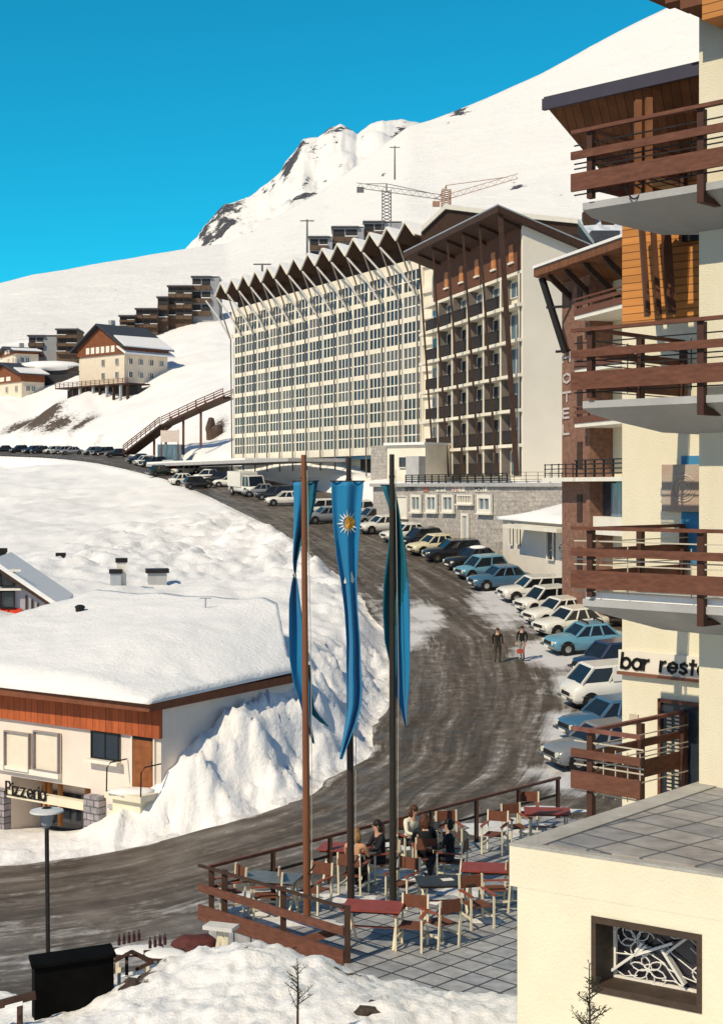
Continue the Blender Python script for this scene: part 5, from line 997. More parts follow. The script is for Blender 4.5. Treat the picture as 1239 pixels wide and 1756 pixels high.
dr=MB(); dr.box(PZ,s0,s1,.003,.05,zb,zt-.3,0); dr.box(PZ,s0,s1,.003,.04,zt-.29,zt,1); dr.box(PZ,s0-.06,s0,.003,.09,zb,zt,2); dr.box(PZ,s1,s1+.06,.003,.09,zb,zt,2); 
for k in range(6): dr.box(PZ,s0+.1,s1-.1,.051,.06,zb+.1+k*.27,zb+.3+k*.27,0)
do=dr.build('door',[mat('door_wood',(.26,.09,.03),.55,.25,3),BLACK,WHITE],pz); MB().box(PZ,s0+.08,s0+.12,.06,.12,zb+.9,zb+1.0).build('handle',CHR,do)
l0,l1=PZ.su(280),PZ.su(218); MB().box(PZ,l0,l1,.003,1.1,zb-.22,zb-.01).build('landing',CREAM,pz); MB().box(PZ,l0+.2,l1-.2,.003,.9,-12.5,zb-.225).build('landing_base',CREAM,pz)
MB().blob(PZ.p((l0+l1)/2,.6,zb),(l1-l0)/2,.5,.14,4,.3,mi=0).build('landing_snow',SNOWM,pz,smooth=True)
for s_ in (l0+.05,l1-.05): MB().tube([PZ.p(s_,.05,zb+.95),PZ.p(s_,.85,zb+.95),PZ.p(s_,1.02,zb+.8),PZ.p(s_,1.05,zb-.2)],.025,6).build('handrail',BLACK,pz)
# stone piers, lintel, dark opening, amber posts inside
MB().box(PZ,PZ.su(182),PZ.su(156),.003,.35,-13,PZ.zv(3,1362)).build('stone_pier',STONEP,pz); MB().box(PZ,PZ.su(20),PZ.su(-3),.003,.35,-13,PZ.zv(7.5,1353)).build('stone_pier',STONEP,pz)
zt,zb=PZ.zv(5,1364),PZ.zv(5,1378); MB().box(PZ,PZ.su(155.5),PZ.su(23),.003,.30,zb,zt).build('lintel',CREAM,pz)
MB().box(PZ,o0+.02,o1-.02,-1.59,-1.5,-13,zb).build('glass_front',GLASS,pz)
for i,s_ in enumerate((6.45,6.7,5.9,4.5)): MB().box(PZ,s_,s_+.13,-1.1,-.95,-12.6,-10.9).build('timber_post',mat('amber_wood',(.40,.17,.05),.6,.2,4),pz)
m_=MB(); h=.32; lettering(m_,'Pizzeria',PZ,0,0,.1,.1,0) if False else None
LZ=Fr(*PZ.p(PZ.su(22),0,0)[:2],.823,-.568); LZ.n=PZ.n.copy()
m_=MB(); lettering(m_,'Pizzeria',LZ,.05,PZ.zv(7,1360),.30,.055,.32,.05,.28,sx=.92); m_.build('lettering',BLACK,pz); MB().box(LZ,0,2.05,.30,.318,PZ.zv(7,1360)-.06,PZ.zv(7,1360)-.02).build('letter_rail',BLACK,pz)
p=PZ.p(PZ.su(193),.01,0); MB().box(PZ,PZ.su(197),PZ.su(188),.003,.08,PZ.zv(2.3,1386),PZ.zv(2.3,1379)).build('wall_vent',GREYC,pz)
# chimneys, vents and antenna standing out of the snow
def chim(u,vt,vb,Y,w_,label,body=DBROWN,cap=None,name='chimney'):
    a=P(u,vb,Y); zt=P(u,vt,Y).z; g_=min(ground(a.x,a.y),a.z)-.3; t=thing(name,label,name.replace('_',' '),(a.x,a.y,a.z)); f=Fr(a.x,a.y,1,.2); 
    MB().box(f,-w_/2,w_/2,-w_*.4,w_*.4,g_,zt-(.25 if cap else 0)).build('stack',body,t)
    if cap: MB().box(f,-w_*.62,w_*.62,-w_*.5,w_*.5,zt-.247,zt).build('cap',cap,t)
    return t
chim(105,948,965,98,.55,'small dark chimney alone on the upper snowfield at the left',DMETAL,BLACK)
chim(209,957,1015,84,.55,'tall white chimney with a black cap standing in the snowfield',WHITE,BLACK)
chim(199,976,1016,83.6,.6,'squat grey and blue chimney beside the tall white one',mat('grey_blue_render',(.40,.43,.46),.9,.1),DMETAL)  # even grey-blue render on the whole stack
chim(270,975,998,87,1.1,'wide pale grey chimney with a small top, right of the white one',GREYC,DMETAL)
def vent(u,vt,vb,Y,r,label,name='roof_vent'):
    a=P(u,vb,Y); h=P(u,vt,Y).z-a.z; t=thing(name,label,'vent',a); MB().tube([a-Vector((0,0,1.2)),a+Vector((0,0,h-r*.6))],r,10).build('pipe',BLACK,t); MB().lathe(a+Vector((0,0,h-r*.6+.003)),[(r*1.15,0),(r*1.1,r*.4),(r*.5,r*.7),(.01,r*.75)],12).build('cowl',BLACK,t)
vent(138,1038,1050,64,.2,'round black vent on the snow roof near the timber framed house'); vent(452,1042,1066,62,.17,'tall black round topped vent near the left banner'); vent(418,1048,1060,63,.14,'small black vent, left one of a close pair on the snow'); vent(431,1050,1061,63,.16,'small black vent, right one of a close pair on the snow')
a=P(353,1080,62); t=thing('roof_antenna','thin television antenna mast rising from the snow roof','antenna',a); b_=P(353,1025,62); MB().tube([a-Vector((0,0,1)),b_],.03,5).build('mast',GALV,t); MB().bar(b_+Vector((-.25,0,-.02)),b_+Vector((.25,0,-.02)),.04).build('crossbar',GALV,t)
a=P(322,1069,61); t=thing('sunken_hatch','dark flat hatch half buried in snow beside the antenna','roof hatch',a); f=Fr(a.x,a.y,1,-.15); MB().box(f,-.5,.55,-.3,.3,a.z-.6,a.z+.06).build('hatch',GREYC,t); MB().box(f,-.55,.6,-.35,.35,a.z+.063,a.z+.12).build('lid',DMETAL,t)
a=P(390,1056,66); o=MB().blob(a,1.6,.5,.22,5,.5).build('rock_edge',mat('dark_rock'),loc=a); tag(o,'row of dark stones poking out of the snow behind the antenna','rocks')
# timber framed house at the left edge
TF=Fr(*P(100,835,70)[:2],-1,-.12); 
if TF.n.y>0: TF.n=-TF.n
th=thing('timber_framed_house','dark framed house with red awnings and a sloping eave, cut by the left picture edge','house',TF.p(3,-2,-7))
zt=lambda v,s=0:TF.zv(s,v)
q=[TF.p(0,0,-12),TF.p(7,0,-12),TF.p(7,0,zt(965)),TF.p(2.8,0,zt(980)),TF.p(0,0,zt(1046))]; MB().hexa(q,[v-TF.n*7 for v in q]).build('wall',mat('grey_plaster',(.40,.40,.44),.9,.1,2),th)
q=[TF.p(-.2,.5,zt(1052)),TF.p(3.0,.5,zt(972)),TF.p(3.0,-7,zt(972)),TF.p(-.2,-7,zt(1052))]; MB().hexa(q,[v+Vector((0,0,.18)) for v in q]).build('roof',DBROWN,th); MB().hexa([v+Vector((0,0,.184)) for v in q],[v+Vector((0,0,.42)) for v in q]).build('roof_snow',SNOWM,th)
q=[TF.p(3.0,.5,zt(972)),TF.p(8,.5,zt(1030)),TF.p(8,-7,zt(1030)),TF.p(3.0,-7,zt(972))]; MB().hexa(q,[v+Vector((0,0,.3)) for v in q]).build('roof',DBROWN,th)
for i in range(5): s_=.35+i*.27; MB().box(TF,s_,s_+.09,.003,.06,-7.5,zt(1046)+i*.19*1.0-.05).build('timber',DBROWN,th)
for k,(v0,v1) in enumerate(((980,1005),(1012,1042))):
    for i in range(2): s0=2.0+i*.95; window(TF,s0,s0+.7,zt(v1),zt(v0),th,d=.01,nx=1,fw=.06,frame=BLACK)
    MB().box(TF,1.7,4,.003,.3,zt(v0)+.02,zt(v0)+.12).build('ledge',WHITE,th)
RA=mat('red_awning',(.60,.05,.02),.7,.1,3)
for i in range(3): s0=1.7+i*.62; a_=[TF.p(s0,.05,zt(1044)),TF.p(s0+.55,.05,zt(1044)),TF.p(s0+.6,1.0,zt(1068)),TF.p(s0-.05,1.0,zt(1068))]; MB().hexa(a_,[v+Vector((0,0,.05)) for v in a_]).build('awning',RA,th)
a=P(3,950,80); chim(4,940,960,84,.5,'small dark chimney at the left edge above the framed house',DMETAL,BLACK)
# ================================================================ terrace
TZ=-8.5
poly=[(-3.0,28.7),(-.31,26.0),(.1,25.0),(.9,24.5),(4,24.0),(9,27),(11,33),(5.1,37.6)]
tf=MB().prism(poly[::-1],-11.5,TZ).build('terrace_paving',PAVE); tag(tf,kind='structure')
def P2(p,z): return Vector((p[0],p[1],z))
A_,B_,C_=(-3.0,28.7),(-.31,26.0),(5.1,37.5)
rl=thing('terrace_railing','brown railing around the cafe terrace with wide lower boards at its left corner','railing',P2(A_,TZ))
OV=Vector((-.07,.05,0))
def ln(a,b,t): return (a[0]+(b[0]-a[0])*t,a[1]+(b[1]-a[1])*t)
MB().bar(P2(A_,-7.48),P2(C_,-7.48),.07,.06).build('handrail',BROWN,rl); MB().bar(P2(A_,-7.9),P2(C_,-7.9),.05,.05).build('lower_rail',DBROWN,rl)
n=7
for i in range(n+1): p=ln(A_,C_,(i+.04)/(n+.1)); MB().bar(P2(p,TZ),P2(p,-7.5),.10).build('post',DBROWN,rl)
a2=(A_[0]-.22,A_[1]+.2)
MB().bar(P2(a2,-7.5),P2(B_,-7.5),.06,.05).build('handrail',DBROWN,rl); MB().bar(P2(a2,-7.93),P2(B_,-7.93),.045,.15).build('board',BROWN,rl); MB().bar(P2(a2,-8.42),P2(B_,-8.42),.05,.30).build('board',BROWN,rl)
for t_ in (.1,.55,1.0): p=ln(A_,B_,t_); q=Vector((.06,.06,0)); MB().bar(P2(p,-8.6)+q,P2(p,-7.49)+q,.11).build('post',DBROWN,rl)
MB().bar((-1.6,27.0,-8.55),(-.45,26.6,-8.1),.05,.14).build('brace_board',BROWN,rl)
# right hand lower rails to the entrance
# snow left on the paving
def snowpatch(x,y,rx,ry,seed,h=.035):
    m_=MB(); n=26; r=random.Random(seed); V=[Vector((x,y,TZ+h))]
    for q,zq in ((.55,h),(1.0,.004)):
        for k in range(n):
            a=k*6.2832/n; f=q*(1+.55*noise.noise(Vector((math.cos(a)*1.6,math.sin(a)*1.6,seed*2.3)))+.25*noise.noise(Vector((math.cos(a)*5,math.sin(a)*5,seed)))); V.append(Vector((x+math.cos(a)*rx*f,y+math.sin(a)*ry*f,TZ+zq)))
    m_.add(V,[(0,1+k,1+(k+1)%n) for k in range(n)]+[(1+k,1+n+k,1+n+(k+1)%n,1+(k+1)%n) for k in range(n)]); o=m_.build('terrace_snow',SNOWD,smooth=True,loc=(x,y,TZ)); tag(o,kind='stuff'); return o
SNOWD=mat('trodden_snow',(.50,.50,.50),.7,0,2.5,.4,9,col2=(.84,.83,.81))
def _unused():
    pass
for i,(u,v,rx,ry) in enumerate(((440,1562,.7,.4),(490,1580,.6,.3),(540,1585,.5,.3),(430,1535,.6,.4),(500,1530,.5,.3),(590,1540,.6,.35),(655,1560,.5,.3),(690,1500,.6,.5),(740,1545,.4,.25),(800,1530,.7,.4),(860,1420,1.0,.9),(930,1390,1.0,.5),(700,1450,.6,.4),(830,1580,.35,.18))):
    Y=8.5*F0/(v-HV); p=P(u,v,Y); snowpatch(p.x,p.y,rx,ry,i)
# ---- furniture
LW=mat('ivory_frame',(.74,.66,.48),.55,.06,3); CB=mat('canvas_brown',(.16,.06,.035),.8,.2,6); ARM=mat('arm_wood',(.28,.075,.04),.5,.15,5)
def chair_proto():
    t=thing('terrace_chair','x','chair')
    for x in (-.24,.24):
        for y in (-.25,.25):
            MB().bar((x,y,0),(x,y*(1 if y>0 else 1.25),.64 if y>0 else .92),.036).build('leg',LW,t)
        MB().bar((x,-.26,.22),(x,.25,.22),.028,.04).build('stretcher',LW,t)
        MB().box(CF,x-.035,x+.035,-.31,.29,.642,.665).build('armrest',ARM,t)
    MB().box(CF,-.215,.215,-.24,.24,.415,.432).build('seat',CB,t); MB().box(CF,-.24,.24,.305,.322,.66,.90).build('backrest',CB,t)
    return t
def _(): pass
CP=chair_proto(); used=[0]
def chair(u,v,rot,label,grp='ivory framed cafe chairs on the terrace'):
    Y=8.5*F0/(v-HV); p=P(u,v,Y); t=CP if not used[0] else copytree(CP); used[0]=1; t.location=(p.x,p.y,TZ+.003); t.rotation_euler=(0,0,R(rot)); t['label']=label; t['group']=grp; return t
# the chair faces local +Y (its back is at -Y: CF d axis is -Y)
chairs=[(706,1626,165,'ivory framed chair in front of the middle red table, closest to the snow'),(818,1588,200,'ivory framed chair with a low white bar, left of the kiosk wall'),(607,1533,-20,'ivory framed chair carrying the person in peach'),
(539,1562,150,'ivory framed chair between the left and middle flag poles'),(390,1566,120,'ivory framed chair at the far left corner behind the railing boards'),(455,1572,100,'ivory framed chair second from the left railing corner'),(774,1511,70,'ivory framed chair carrying the person in the black jacket'),
(848,1462,160,'ivory framed chair behind the right red table, beside the back railing'),(885,1448,200,'ivory framed chair furthest right by the back railing'),(846,1560,95,'ivory framed chair tucked against the kiosk wall'),(729,1503,5,'ivory framed chair carrying the brown haired person with their back turned'),(700,1478,210,'ivory framed chair carrying the person in the white jacket'),(655,1512,110,'ivory framed chair carrying the dark clothed person beside the one in peach'),(690,1552,150,'empty ivory framed chair directly behind the middle red table'),(755,1620,35,'ivory framed chair turned away, between the snow and the dark table'),(770,1462,190,'empty ivory framed chair at the back railing right of the group'),(905,1425,170,'ivory framed chair half behind the far red table by the back railing')]
CO=[chair(*c) for c in chairs]
def table_proto(top,name):
    t=thing('terrace_table','x','table'); MB().box(CF,-.55,.55,-.36,.36,.70,.73).build('tabletop',top,t); MB().box(CF,-.50,.50,-.31,.31,.66,.698).build('apron',DBROWN,t)
    for x in (-.42,.42):
        MB().bar((x,-.3,0),(x,.28,.68),.04).build('leg',LW,t); MB().bar((x+.045,.3,0),(x+.045,-.28,.68),.04).build('leg',LW,t)
    MB().bar((-.40,0,.33),(.40,0,.33),.03).build('crossbar',ARM,t); return t
T1=table_proto(REDT,'r'); T2=table_proto(mat('dark_table',(.035,.033,.03),.4,.3,6),'d'); T3=table_proto(mat('grey_table',(.13,.15,.16),.35,.2,6),'g'); ut={}
for i,(src,u,v,rot,lb) in enumerate(((T1,640,1620,-10,'red topped folding table in the middle front of the terrace'),(T1,838,1548,-8,'red topped table half hidden by the kiosk corner'),(T2,762,1573,5,'dark topped table between the two red ones, with a white paper'),(T3,467,1566,-15,'grey topped table at the left corner of the terrace'),
 (T1,938,1442,-5,'red topped table at the far right end by the building rails'),(T1,592,1510,-12,'red topped table behind the left side of the person in peach'),(T2,712,1468,-10,'dark table between the seated group of four'))):
    Y=8.5*F0/(v-HV); p=P(u,v,Y); k=src.name; t=src if k not in ut else copytree(src); ut[k]=1; t.location=(p.x,p.y,TZ+.003); t.rotation_euler=(0,0,R(rot)); t['label']=lb; t['group']='folding cafe tables on the terrace'
p=P(762,1573,8.5*F0/(1573-HV)); o=MB().box(Fr(p.x,p.y,1,.3),-.05,.18,-.1,.08,TZ+.737,TZ+.742).build('paper',WHITE,loc=p); tag(o,'sheet of white paper lying on the dark terrace table','paper')
# ---------------------------------------------------------------- people
SK=mat('skin',(.55,.32,.22),.6,.05,5)
def person(label,loc,rot,J,top,leg,hair,hairlen=.0,shoe=BLACK,glasses=False,curly=False):
    """J: joint positions in metres, local (x right, y forward, z up)."""
    names=[k for k in J if k!='face']; idx={k:i for i,k in enumerate(names)}
    bones=[('pelvis','belly'),('belly','chest'),('chest','neck'),('neck','head0'),('head0','head1'),('chest','shl'),('shl','ell'),('ell','wrl'),('wrl','pal'),('chest','shr'),('shr','elr'),('elr','wrr'),('wrr','par'),('pelvis','hil'),('hil','knl'),('knl','anl'),('anl','tol'),('pelvis','hir'),('hir','knr'),('knr','anr'),('anr','tor')]
    rad=dict(pelvis=(.15,.11),belly=(.135,.10),chest=(.155,.11),neck=(.058,.058),head0=(.07,.08),head1=(.082,.098),shl=(.07,.07),ell=(.047,.047),wrl=(.03,.03),pal=(.036,.02),hil=(.10,.10),knl=(.065,.065),anl=(.045,.045),tol=(.04,.035))
    vs=[Vector(J[k]) for k in names]; ed=[(idx[a],idx[b]) for a,b in bones]; rr=[]
    for k in names: q=k[:-1]+'l' if k.endswith('r') and k[:-1]+'l' in rad else k; rr.append(rad[q])
    # fingers: five short chains rooted in each palm
    for s in 'lr':
        pa=Vector(J['pa'+s]); wr=Vector(J['wr'+s]); d=(pa-wr).normalized(); sd=d.cross(Vector((0,0,1))).normalized()*(1 if s=='l' else -1); dn=Vector((0,0,-1))
        for i,(off,L_) in enumerate(((-.028,.065),(-.010,.075),(.009,.07),(.027,.055))):
            b=len(vs); vs+= [pa+sd*off+d*.03,pa+sd*off*1.1+d*(.03+L_*.55)+dn*.008,pa+sd*off*1.1+d*(.03+L_*.85)+dn*.03]; rr+=[(.010,.010),(.009,.009),(.008,.008)]; ed+=[(idx['pa'+s],b),(b,b+1),(b+1,b+2)]
        b=len(vs); vs+=[pa-sd*.042-d*.01,pa-sd*.062+d*.025]; rr+=[(.011,.011),(.009,.009)]; ed+=[(idx['pa'+s],b),(b,b+1)]
    # nose and ears
    h=Vector(J['head1']); hb=Vector(J['head0']); F_=Vector(J.get('face',(0,1,0)))
    F_=F_.normalized(); 
    me=bpy.data.meshes.new('person'); me.from_pydata([tuple(v) for v in vs],ed,[]); o=bpy.data.objects.new('tmp',me); C.objects.link(o)
    md=o.modifiers.new('skin','SKIN'); sv=me.skin_vertices[0].data
    for i,r in enumerate(rr): sv[i].radius=r; sv[i].use_root=(i==idx['pelvis'])
    md.use_smooth_shade=True; o.modifiers.new('s','SUBSURF').levels=1; o.modifiers['s'].render_levels=1
    dg=bpy.context.evaluated_depsgraph_get(); nm=bpy.data.meshes.new_from_object(o.evaluated_get(dg)); bpy.data.objects.remove(o)
    t=thing('person',label,'person',loc,R(rot)); bo=bpy.data.objects.new('body',nm); C.objects.link(bo); bo.parent=t
    # face features merged in the body mesh
    bm=bmesh.new(); bm.from_mesh(nm); cen=h*.5+hb*.5; rt=F_.cross(Vector((0,0,1))).normalized()
    def ball(c,r,sc=(1,1,1)):
        g=bmesh.ops.create_icosphere(bm,subdivisions=1,radius=r)['verts']
        for v in g: v.co=Vector((v.co.x*sc[0],v.co.y*sc[1],v.co.z*sc[2]))+c
        return g
    ball(cen+F_*.088,.018,(.7,1,1.4)); ball(cen+F_*.078-Vector((0,0,.045)),.016,(1.5,.6,.5)); ball(cen+rt*.082,.022,(.5,.9,1.4)); ball(cen-rt*.082,.022,(.5,.9,1.4))
    bm.to_mesh(nm); bm.free()
    nm.materials.clear()
    for m in (SK,top,leg,shoe): nm.materials.append(m)
    seg_=[(vs[a],vs[b],a,b) for a,b in ed]
    skinset={'head0','head1','neck','pal','par'}; legset={'knl','knr','anl','anr'}; 
    for f in nm.polygons:
        c=f.center; best=9;bi=0
        for a,b,ia,ib in seg_:
            ab=b-a; q=max(0,min(1,(c-a).dot(ab)/(ab.length_squared+1e-9))); dd=(c-a-ab*q).length
            if dd<best: best=dd;bi=ib
        nmk=names[bi] if bi<len(names) else 'finger'
        f.material_index=0 if nmk in skinset or nmk=='finger' else (3 if nmk in('tol','tor') else (2 if nmk in legset or nmk in('hil','hir') else 1))
        if (c-cen).length<.14: f.material_index=0
        f.use_smooth=True
    # hair
    m_=MB(); bk=-F_
    m_.blob(cen+bk*.025+Vector((0,0,.035)),.098,.098,.095,hash(label)%9,.18 if curly else .06,n=12)
    if hairlen: m_.blob(cen+bk*.06-Vector((0,0,.03+hairlen*.3)),.10+(.03 if curly else 0),.07+(.03 if curly else 0),.08+hairlen*.5,3,.45 if curly else .15,n=12,freq=4 if curly else 1.5)
    off=Vector((0,0,0)); hm=m_.build('hair',hair,None,smooth=True); hm.parent=t
    e=MB(); 
    for s in (-1,1): e.blob(cen+F_*.083+rt*.03*s+Vector((0,0,.012)),.014 if not glasses else .024,.012,.010 if not glasses else .018,1,0)
    eo=e.build('sunglasses' if glasses else 'eyes',BLACK,None); eo.parent=t
    return t
def seated(lean=.0,armf=.35,armz=.72,hd=(0,1,0),arml=None,armr=None):
    y=lean; return dict(pelvis=(0,0,.52),belly=(0,.02+y*.3,.68),chest=(0,.0+y*.8,.92),neck=(0,.01+y,1.08),head0=(0,.03+y*1.1,1.17),head1=(0,.04+y*1.15,1.27),
     shl=(-.19,y*.85,1.0),ell=(-.25,.12+y,.76),wrl=arml or (-.16,armf+y*.5,armz),pal=tuple(Vector(arml or (-.16,armf+y*.5,armz))+Vector((.03,.07,0))),shr=(.19,y*.85,1.0),elr=(.25,.12+y,.76),wrr=armr or (.16,armf+y*.5,armz),par=tuple(Vector(armr or (.16,armf+y*.5,armz))+Vector((-.03,.07,0))),
     hil=(-.10,.03,.50),knl=(-.13,.44,.50),anl=(-.13,.46,.09),tol=(-.14,.62,.04),hir=(.10,.03,.50),knr=(.13,.44,.50),anr=(.13,.50,.09),tor=(.14,.66,.04),face=hd)
def onchair(ch): return (ch.location.x,ch.location.y,TZ),math.degrees(ch.rotation_euler.z)
def sit(ci,label,J,*a,**k):
    l_,r=onchair(CO[ci]); return person(label,l_,r,J,*a,**k)
PE=mat('peach_knit',(.62,.33,.18),.9,.1,10,.3,60); JK=mat('black_jacket',(.012,.013,.016),.8,.2,8); WJ=mat('white_jacket',(.75,.70,.55),.8,.05,5); DJ=mat('dark_trousers',(.02,.02,.03),.8,.2,8)
BLOND=mat('blond_hair',(.26,.14,.05),.7,.4,14); DKH=mat('black_hair',(.015,.012,.01),.6,.3,14); BRH=mat('brown_hair',(.085,.035,.018),.65,.4,14)
sit(2,'seated person with blond curly hair and a peach sweater, seen from behind',seated(.10,.3,.76),PE,DJ,BLOND,hairlen=.12,curly=True)
sit(6,'seated person with black hair, sunglasses and a black jacket at the right of the group',seated(.04,.36,.72,(0,1,-.15)),JK,DJ,DKH,glasses=True,hairlen=.03)
sit(10,'seated person with long brown hair and black clothes, back turned in the centre',seated(.10,.33,.74),JK,JK,BRH,hairlen=.22,curly=True)
sit(11,'seated person in a white jacket with dark hair leaning across the table',seated(.22,.38,.74,(-.6,1,-.2)),WJ,DJ,BRH,hairlen=.10)
sit(12,'seated person in dark clothes with dark hair beside the one in peach, facing left',seated(.08,.33,.74),JK,DJ,DKH,hairlen=.06)
def walking(ph=1,bend=0):
    s=ph; return dict(pelvis=(0,0,.93),belly=(0,.01,1.08),chest=(0,.02,1.32),neck=(0,.02,1.47),head0=(0,.03,1.55),head1=(0,.04,1.65),
     shl=(-.20,.01,1.41),ell=(-.25,-.06*s,1.14),wrl=(-.24,.06*s,.92),pal=(-.24,.09*s,.84),shr=(.20,.01,1.41),elr=(.25,.04*s,1.14),wrr=(.24,.14*s,.92),par=(.24,.18*s,.85),
     hil=(-.10,0,.90),knl=(-.10,.10*s,.50),anl=(-.10,.02*s-.03,.10),tol=(-.11,.16*s,.04),hir=(.10,0,.90),knr=(.10,.02*s,.50),anr=(.10,-.16*s,.12),tor=(.11,-.04*s,.04),face=(0,1,0))
p=P(895,1138,72.5); person('walking person in a dark coat on the road beside the snow patches',(p.x,p.y,gz(p.x,p.y)+.02),150,walking(1),mat('dark_coat',(.014,.013,.013),.9,.2,6),mat('grey_trousers',(.28,.26,.24),.9,.1,6),DKH)
p=P(853,1142,72); person('dark clothed walking person, left one of the two on the road',(p.x,p.y,gz(p.x,p.y)+.02),165,walking(-1),mat('brown_coat',(.02,.018,.015),.9,.2,6),mat('brown_trousers',(.06,.05,.04),.9,.1,6),BRH)
p=P(893,1112,72.3); o=MB().box(Fr(p.x,p.y,1,0),-.22,.10,.18,.28,p.z-.22,p.z).build('shoulder_bag',mat('red_bag',(.45,.08,.05),.7,.1,4),loc=p); tag(o,'small red bag carried by the walking person in the dark coat','bag')
# ---------------------------------------------------------------- foreground left: dark bin, snowy tables, mat
a=P(60,1655,24.2); b=P(196,1632,24.6)
kf=Fr(a.x,a.y,b.x-a.x,b.y-a.y); kf.n=-kf.n if kf.n.y>0 else kf.n; Wk=(Vector((b.x,b.y,0))-Vector((a.x,a.y,0))).length
bx=thing('dark_shed','low boarded shed, coloured black for its shade, with a sloping lid beside the lamp post','shed',kf.p(.6,-.5,-10))
q=[kf.p(0,0,0),kf.p(Wk,0,0),kf.p(Wk,-.5,0),kf.p(0,-.5,0)]; MB().hexa([v+Vector((0,0,-11.5)) for v in q],[v+Vector((0,0,z)) for v,z in zip(q,(a.z-.05,a.z+.02,a.z+.02,a.z-.05))]).build('body',mat('shade_black_boards',(.004,.004,.004),.9,.4,3,spec=.05),bx)  # shade on the shed front is put into the near-black board colour
q=[kf.p(-.05,.06,0),kf.p(Wk+.03,.06,0),kf.p(Wk+.03,-.55,0),kf.p(-.05,-.55,0)]; zz4=(a.z-.046,a.z+.024,a.z+.024,a.z-.046); MB().hexa([v+Vector((0,0,z)) for v,z in zip(q,zz4)],[v+Vector((0,0,z+.05)) for v,z in zip(q,zz4)]).build('lid',mat('shade_black_boards'),bx)
lf=MB(); p=P(30,1712,23.5); ll=thing('low_rail','dark low rail with snow on it at the bottom left corner','railing',p)
MB().bar(P(-60,1738,23.5),P(62,1706,23.8),.09,.12).build('rail',DBROWN,ll); MB().bar(P(10,1728,23.45),P(40,1720,23.5),.05,.05).build('snow',SNOWM,ll)
for u in (-20,35): q=P(u,1722,23.7); MB().bar((q.x,q.y,-11.5),q,.08).build('post',DBROWN,ll)
def snowtable(u,v,Y,w_,d_,rot,label):
    p=P(u,v,Y); t=thing('snowy_table',label,'table',(p.x,p.y,p.z-.75),R(rot)); 
    for m_,nm_,mt in ((MB().box(CF,-w_/2,w_/2,-d_/2,d_/2,.70,.735),'tabletop',DBROWN),(MB().blob((0,0,.735),w_*.5,d_*.5,.07,int(u),.12,n=12),'snow_cover',SNOWM)): o=m_.build(nm_,mt,None,smooth=nm_=='snow_cover'); o.parent=t
    for x in (-w_*.42,w_*.42):
        for y in (-d_*.4,d_*.4): o=MB().bar((x,y,-1.2),(x,y,.70),.06).build('leg',DBROWN if y>0 else LW,None); o.parent=t
    return t
s1_=snowtable(238,1628,27.2,.95,.55,12,'brown table under snow with dark bottles, left of the two by the shed'); s2_=snowtable(283,1634,26.6,.75,.55,10,'brown table under snow with dark bottles, right of the two')
BT=mat('bottle_glass',(.045,.012,.01),.2,.3,5)
bot=None
for i in range(9):
    u=205+i*8.5 if i<5 else 258+(i-5)*8.5; v=1621-i*2 if i<5 else 1626-(i-5)*2; Y=27.3 if i<5 else 26.8; p=P(u,v,Y)
    if bot is None: o=bot=MB().lathe((0,0,0),[(.03,0),(.032,.11),(.012,.16),(.012,.21)],8).build('bottle',BT)
    else: o=bot.copy(); C.objects.link(o)
    o.location=p; tag(o,'small dark bottle, %s on the %s snow covered table'%((['leftmost of five','second from the left of five','middle one of five','fourth from the left of five','rightmost of five'][i],'left') if i<5 else (['leftmost of four','second from the left of four','third from the left of four','rightmost of four'][i-5],'right')),'bottle',group='bottles on the left snowy table' if i<5 else 'bottles on the right snowy table')
fr_=thing('brown_trestle','angled brown wooden rails between the dark shed and the snowy tables','trestle',P(225,1670,25.4))
for a_,b_ in (((198,1648),(226,1632)),((226,1632),(262,1650)),((218,1634),(218,1672)),((205,1660),(205,1690)),((235,1662),(262,1650))): MB().bar(P(*a_,25.6),P(*b_,25.4),.06).build('rail',DBROWN if a_[0]!=205 else LW,fr_)
p=P(335,1618,27.4); o=MB().blob((p.x,p.y,p.z),.44,.35,.15,4,.25,n=12).build('folded_cover',mat('maroon_canvas',(.10,.028,.025),.8,.3,6),smooth=True,loc=p); tag(o,'dark maroon canvas bundle lying between the snowy tables and the white slab table','canvas bundle')
t=thing('slab_table','small white slab table with splayed legs in the snow below the railing corner','table',P(382,1620,26.5)); p=P(380,1588,26.5); f=Fr(p.x,p.y,1,-.35)
MB().box(f,-.30,.28,-.16,.16,p.z-.05,p.z+.02).build('tabletop',mat('snowy_slab',(.62,.60,.56),.8,.1,3),t)
for s_,e_ in ((-.02,.16),(-.02,-.12),(.1,.0)): MB().bar(f.p(s_,0,p.z-.06),f.p(s_+e_,0,p.z-.75),.07).build('leg',LW,t)
o=MB().blob(P(232,1700,24.6),.30,.4,.22,7,.7).build('junk_heap',mat('junk',(.12,.07,.05),.8,.6,9,col2=(.02,.02,.02)),loc=P(232,1700,24.6)); tag(o,'small dark heap of junk between the shed and the bright snow','heap')
# logs lying in snow
p=P(440,1680,24.6); o=MB().tube([P(395,1700,24.4),P(440,1682,24.6),P(478,1662,24.9)],[.09,.11,.08],8).build('half_buried_beam',mat('weathered_beam',(.22,.22,.23),.9,.2,4),loc=p); tag(o,'grey weathered beam lying half buried in the foreground snow','beam')
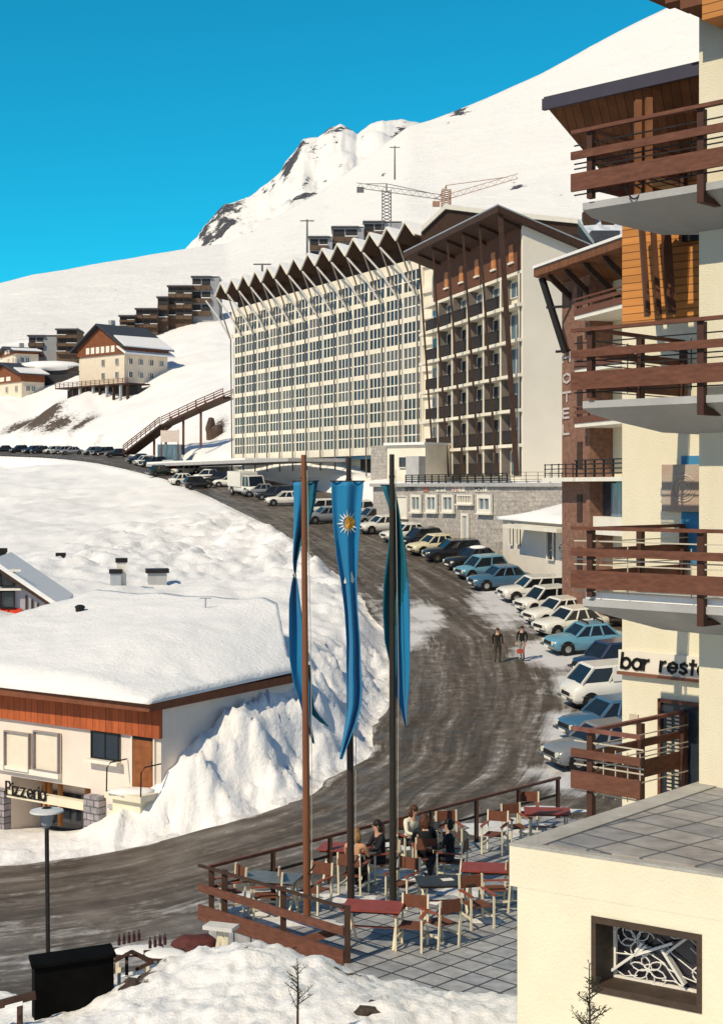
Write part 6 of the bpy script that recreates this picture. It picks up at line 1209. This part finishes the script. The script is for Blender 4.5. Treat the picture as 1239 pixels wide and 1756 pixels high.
# ---------------------------------------------------------------- young firs
NB_=mat('fir_needles',(.035,.035,.02),.8,.4,6); TW=mat('twig_bark',(.05,.03,.02),.8,.3,6)
def sapling(u,vb,vt,Y,label,seed,spread=.35,n=11,dense=26):
    b=P(u,vb,Y); h=P(u,vt,Y).z-b.z; t=thing('young_fir',label,'young fir',b); r=random.Random(seed)
    MB().tube([b-Vector((0,0,.5)),b+Vector((.01,0,h*.5)),b+Vector((0,0,h))],[.022,.014,.005],6).build('trunk',TW,t); m_=MB()
    for i in range(n):
        q=.12+.8*i/n; a=r.uniform(0,6.28); L_=spread*(1.15-q)*r.uniform(.7,1.2); d=Vector((math.cos(a),math.sin(a),.75)).normalized(); o=b+Vector((0,0,h*q)); m_.tube([o,o+d*L_],[.008,.004],4)
        for k in range(dense):
            w_=o+d*L_*(k+1)/dense; e=Vector((r.gauss(0,1),r.gauss(0,1),r.gauss(.6,.6))).normalized()*.05; s=Vector((r.gauss(0,1),r.gauss(0,1),r.gauss(0,1))).normalized()*.006; m_.add([w_,w_+e+s,w_+e-s],[(0,1,2)])
    for k in range(60): w_=b+Vector((0,0,h*r.uniform(.4,1))); e=Vector((r.gauss(0,1),r.gauss(0,1),.8)).normalized()*.06; s=Vector((.006,0,0)); m_.add([w_,w_+e+s,w_+e-s],[(0,1,2)])
    m_.build('foliage',NB_,t); return t
sapling(510,1750,1648,20.5,'small bare young fir standing in the foreground snow',3,.34)
sapling(1010,1985,1655,14.8,'young fir in front of the ornate kiosk window',5,.55,n=34,dense=34)
# small footprints of debris on the snow
for i,(u,v,Y,r) in enumerate(((585,1690,23.4,.10),(628,1742,21.9,.13),(560,1655,24.8,.12),(640,1715,22.4,.08))):
    p=P(u,v,Y); p.z=ground(p.x,p.y)+.03; o=MB().blob(p,r*1.3,r,r*.5,i,.7).build('soil_clod',mat('dark_soil',(.06,.045,.035),.95,.4,9),loc=p); tag(o,['dark soil clod just below the paving corner, right of the young fir','largest dark soil clod, low on the snow near the picture bottom','dark soil clod touching the end of the railing board','smallest dark soil clod, on the snow between the paving and the bottom'][i],'soil clod',group='soil clods on the foreground snow')
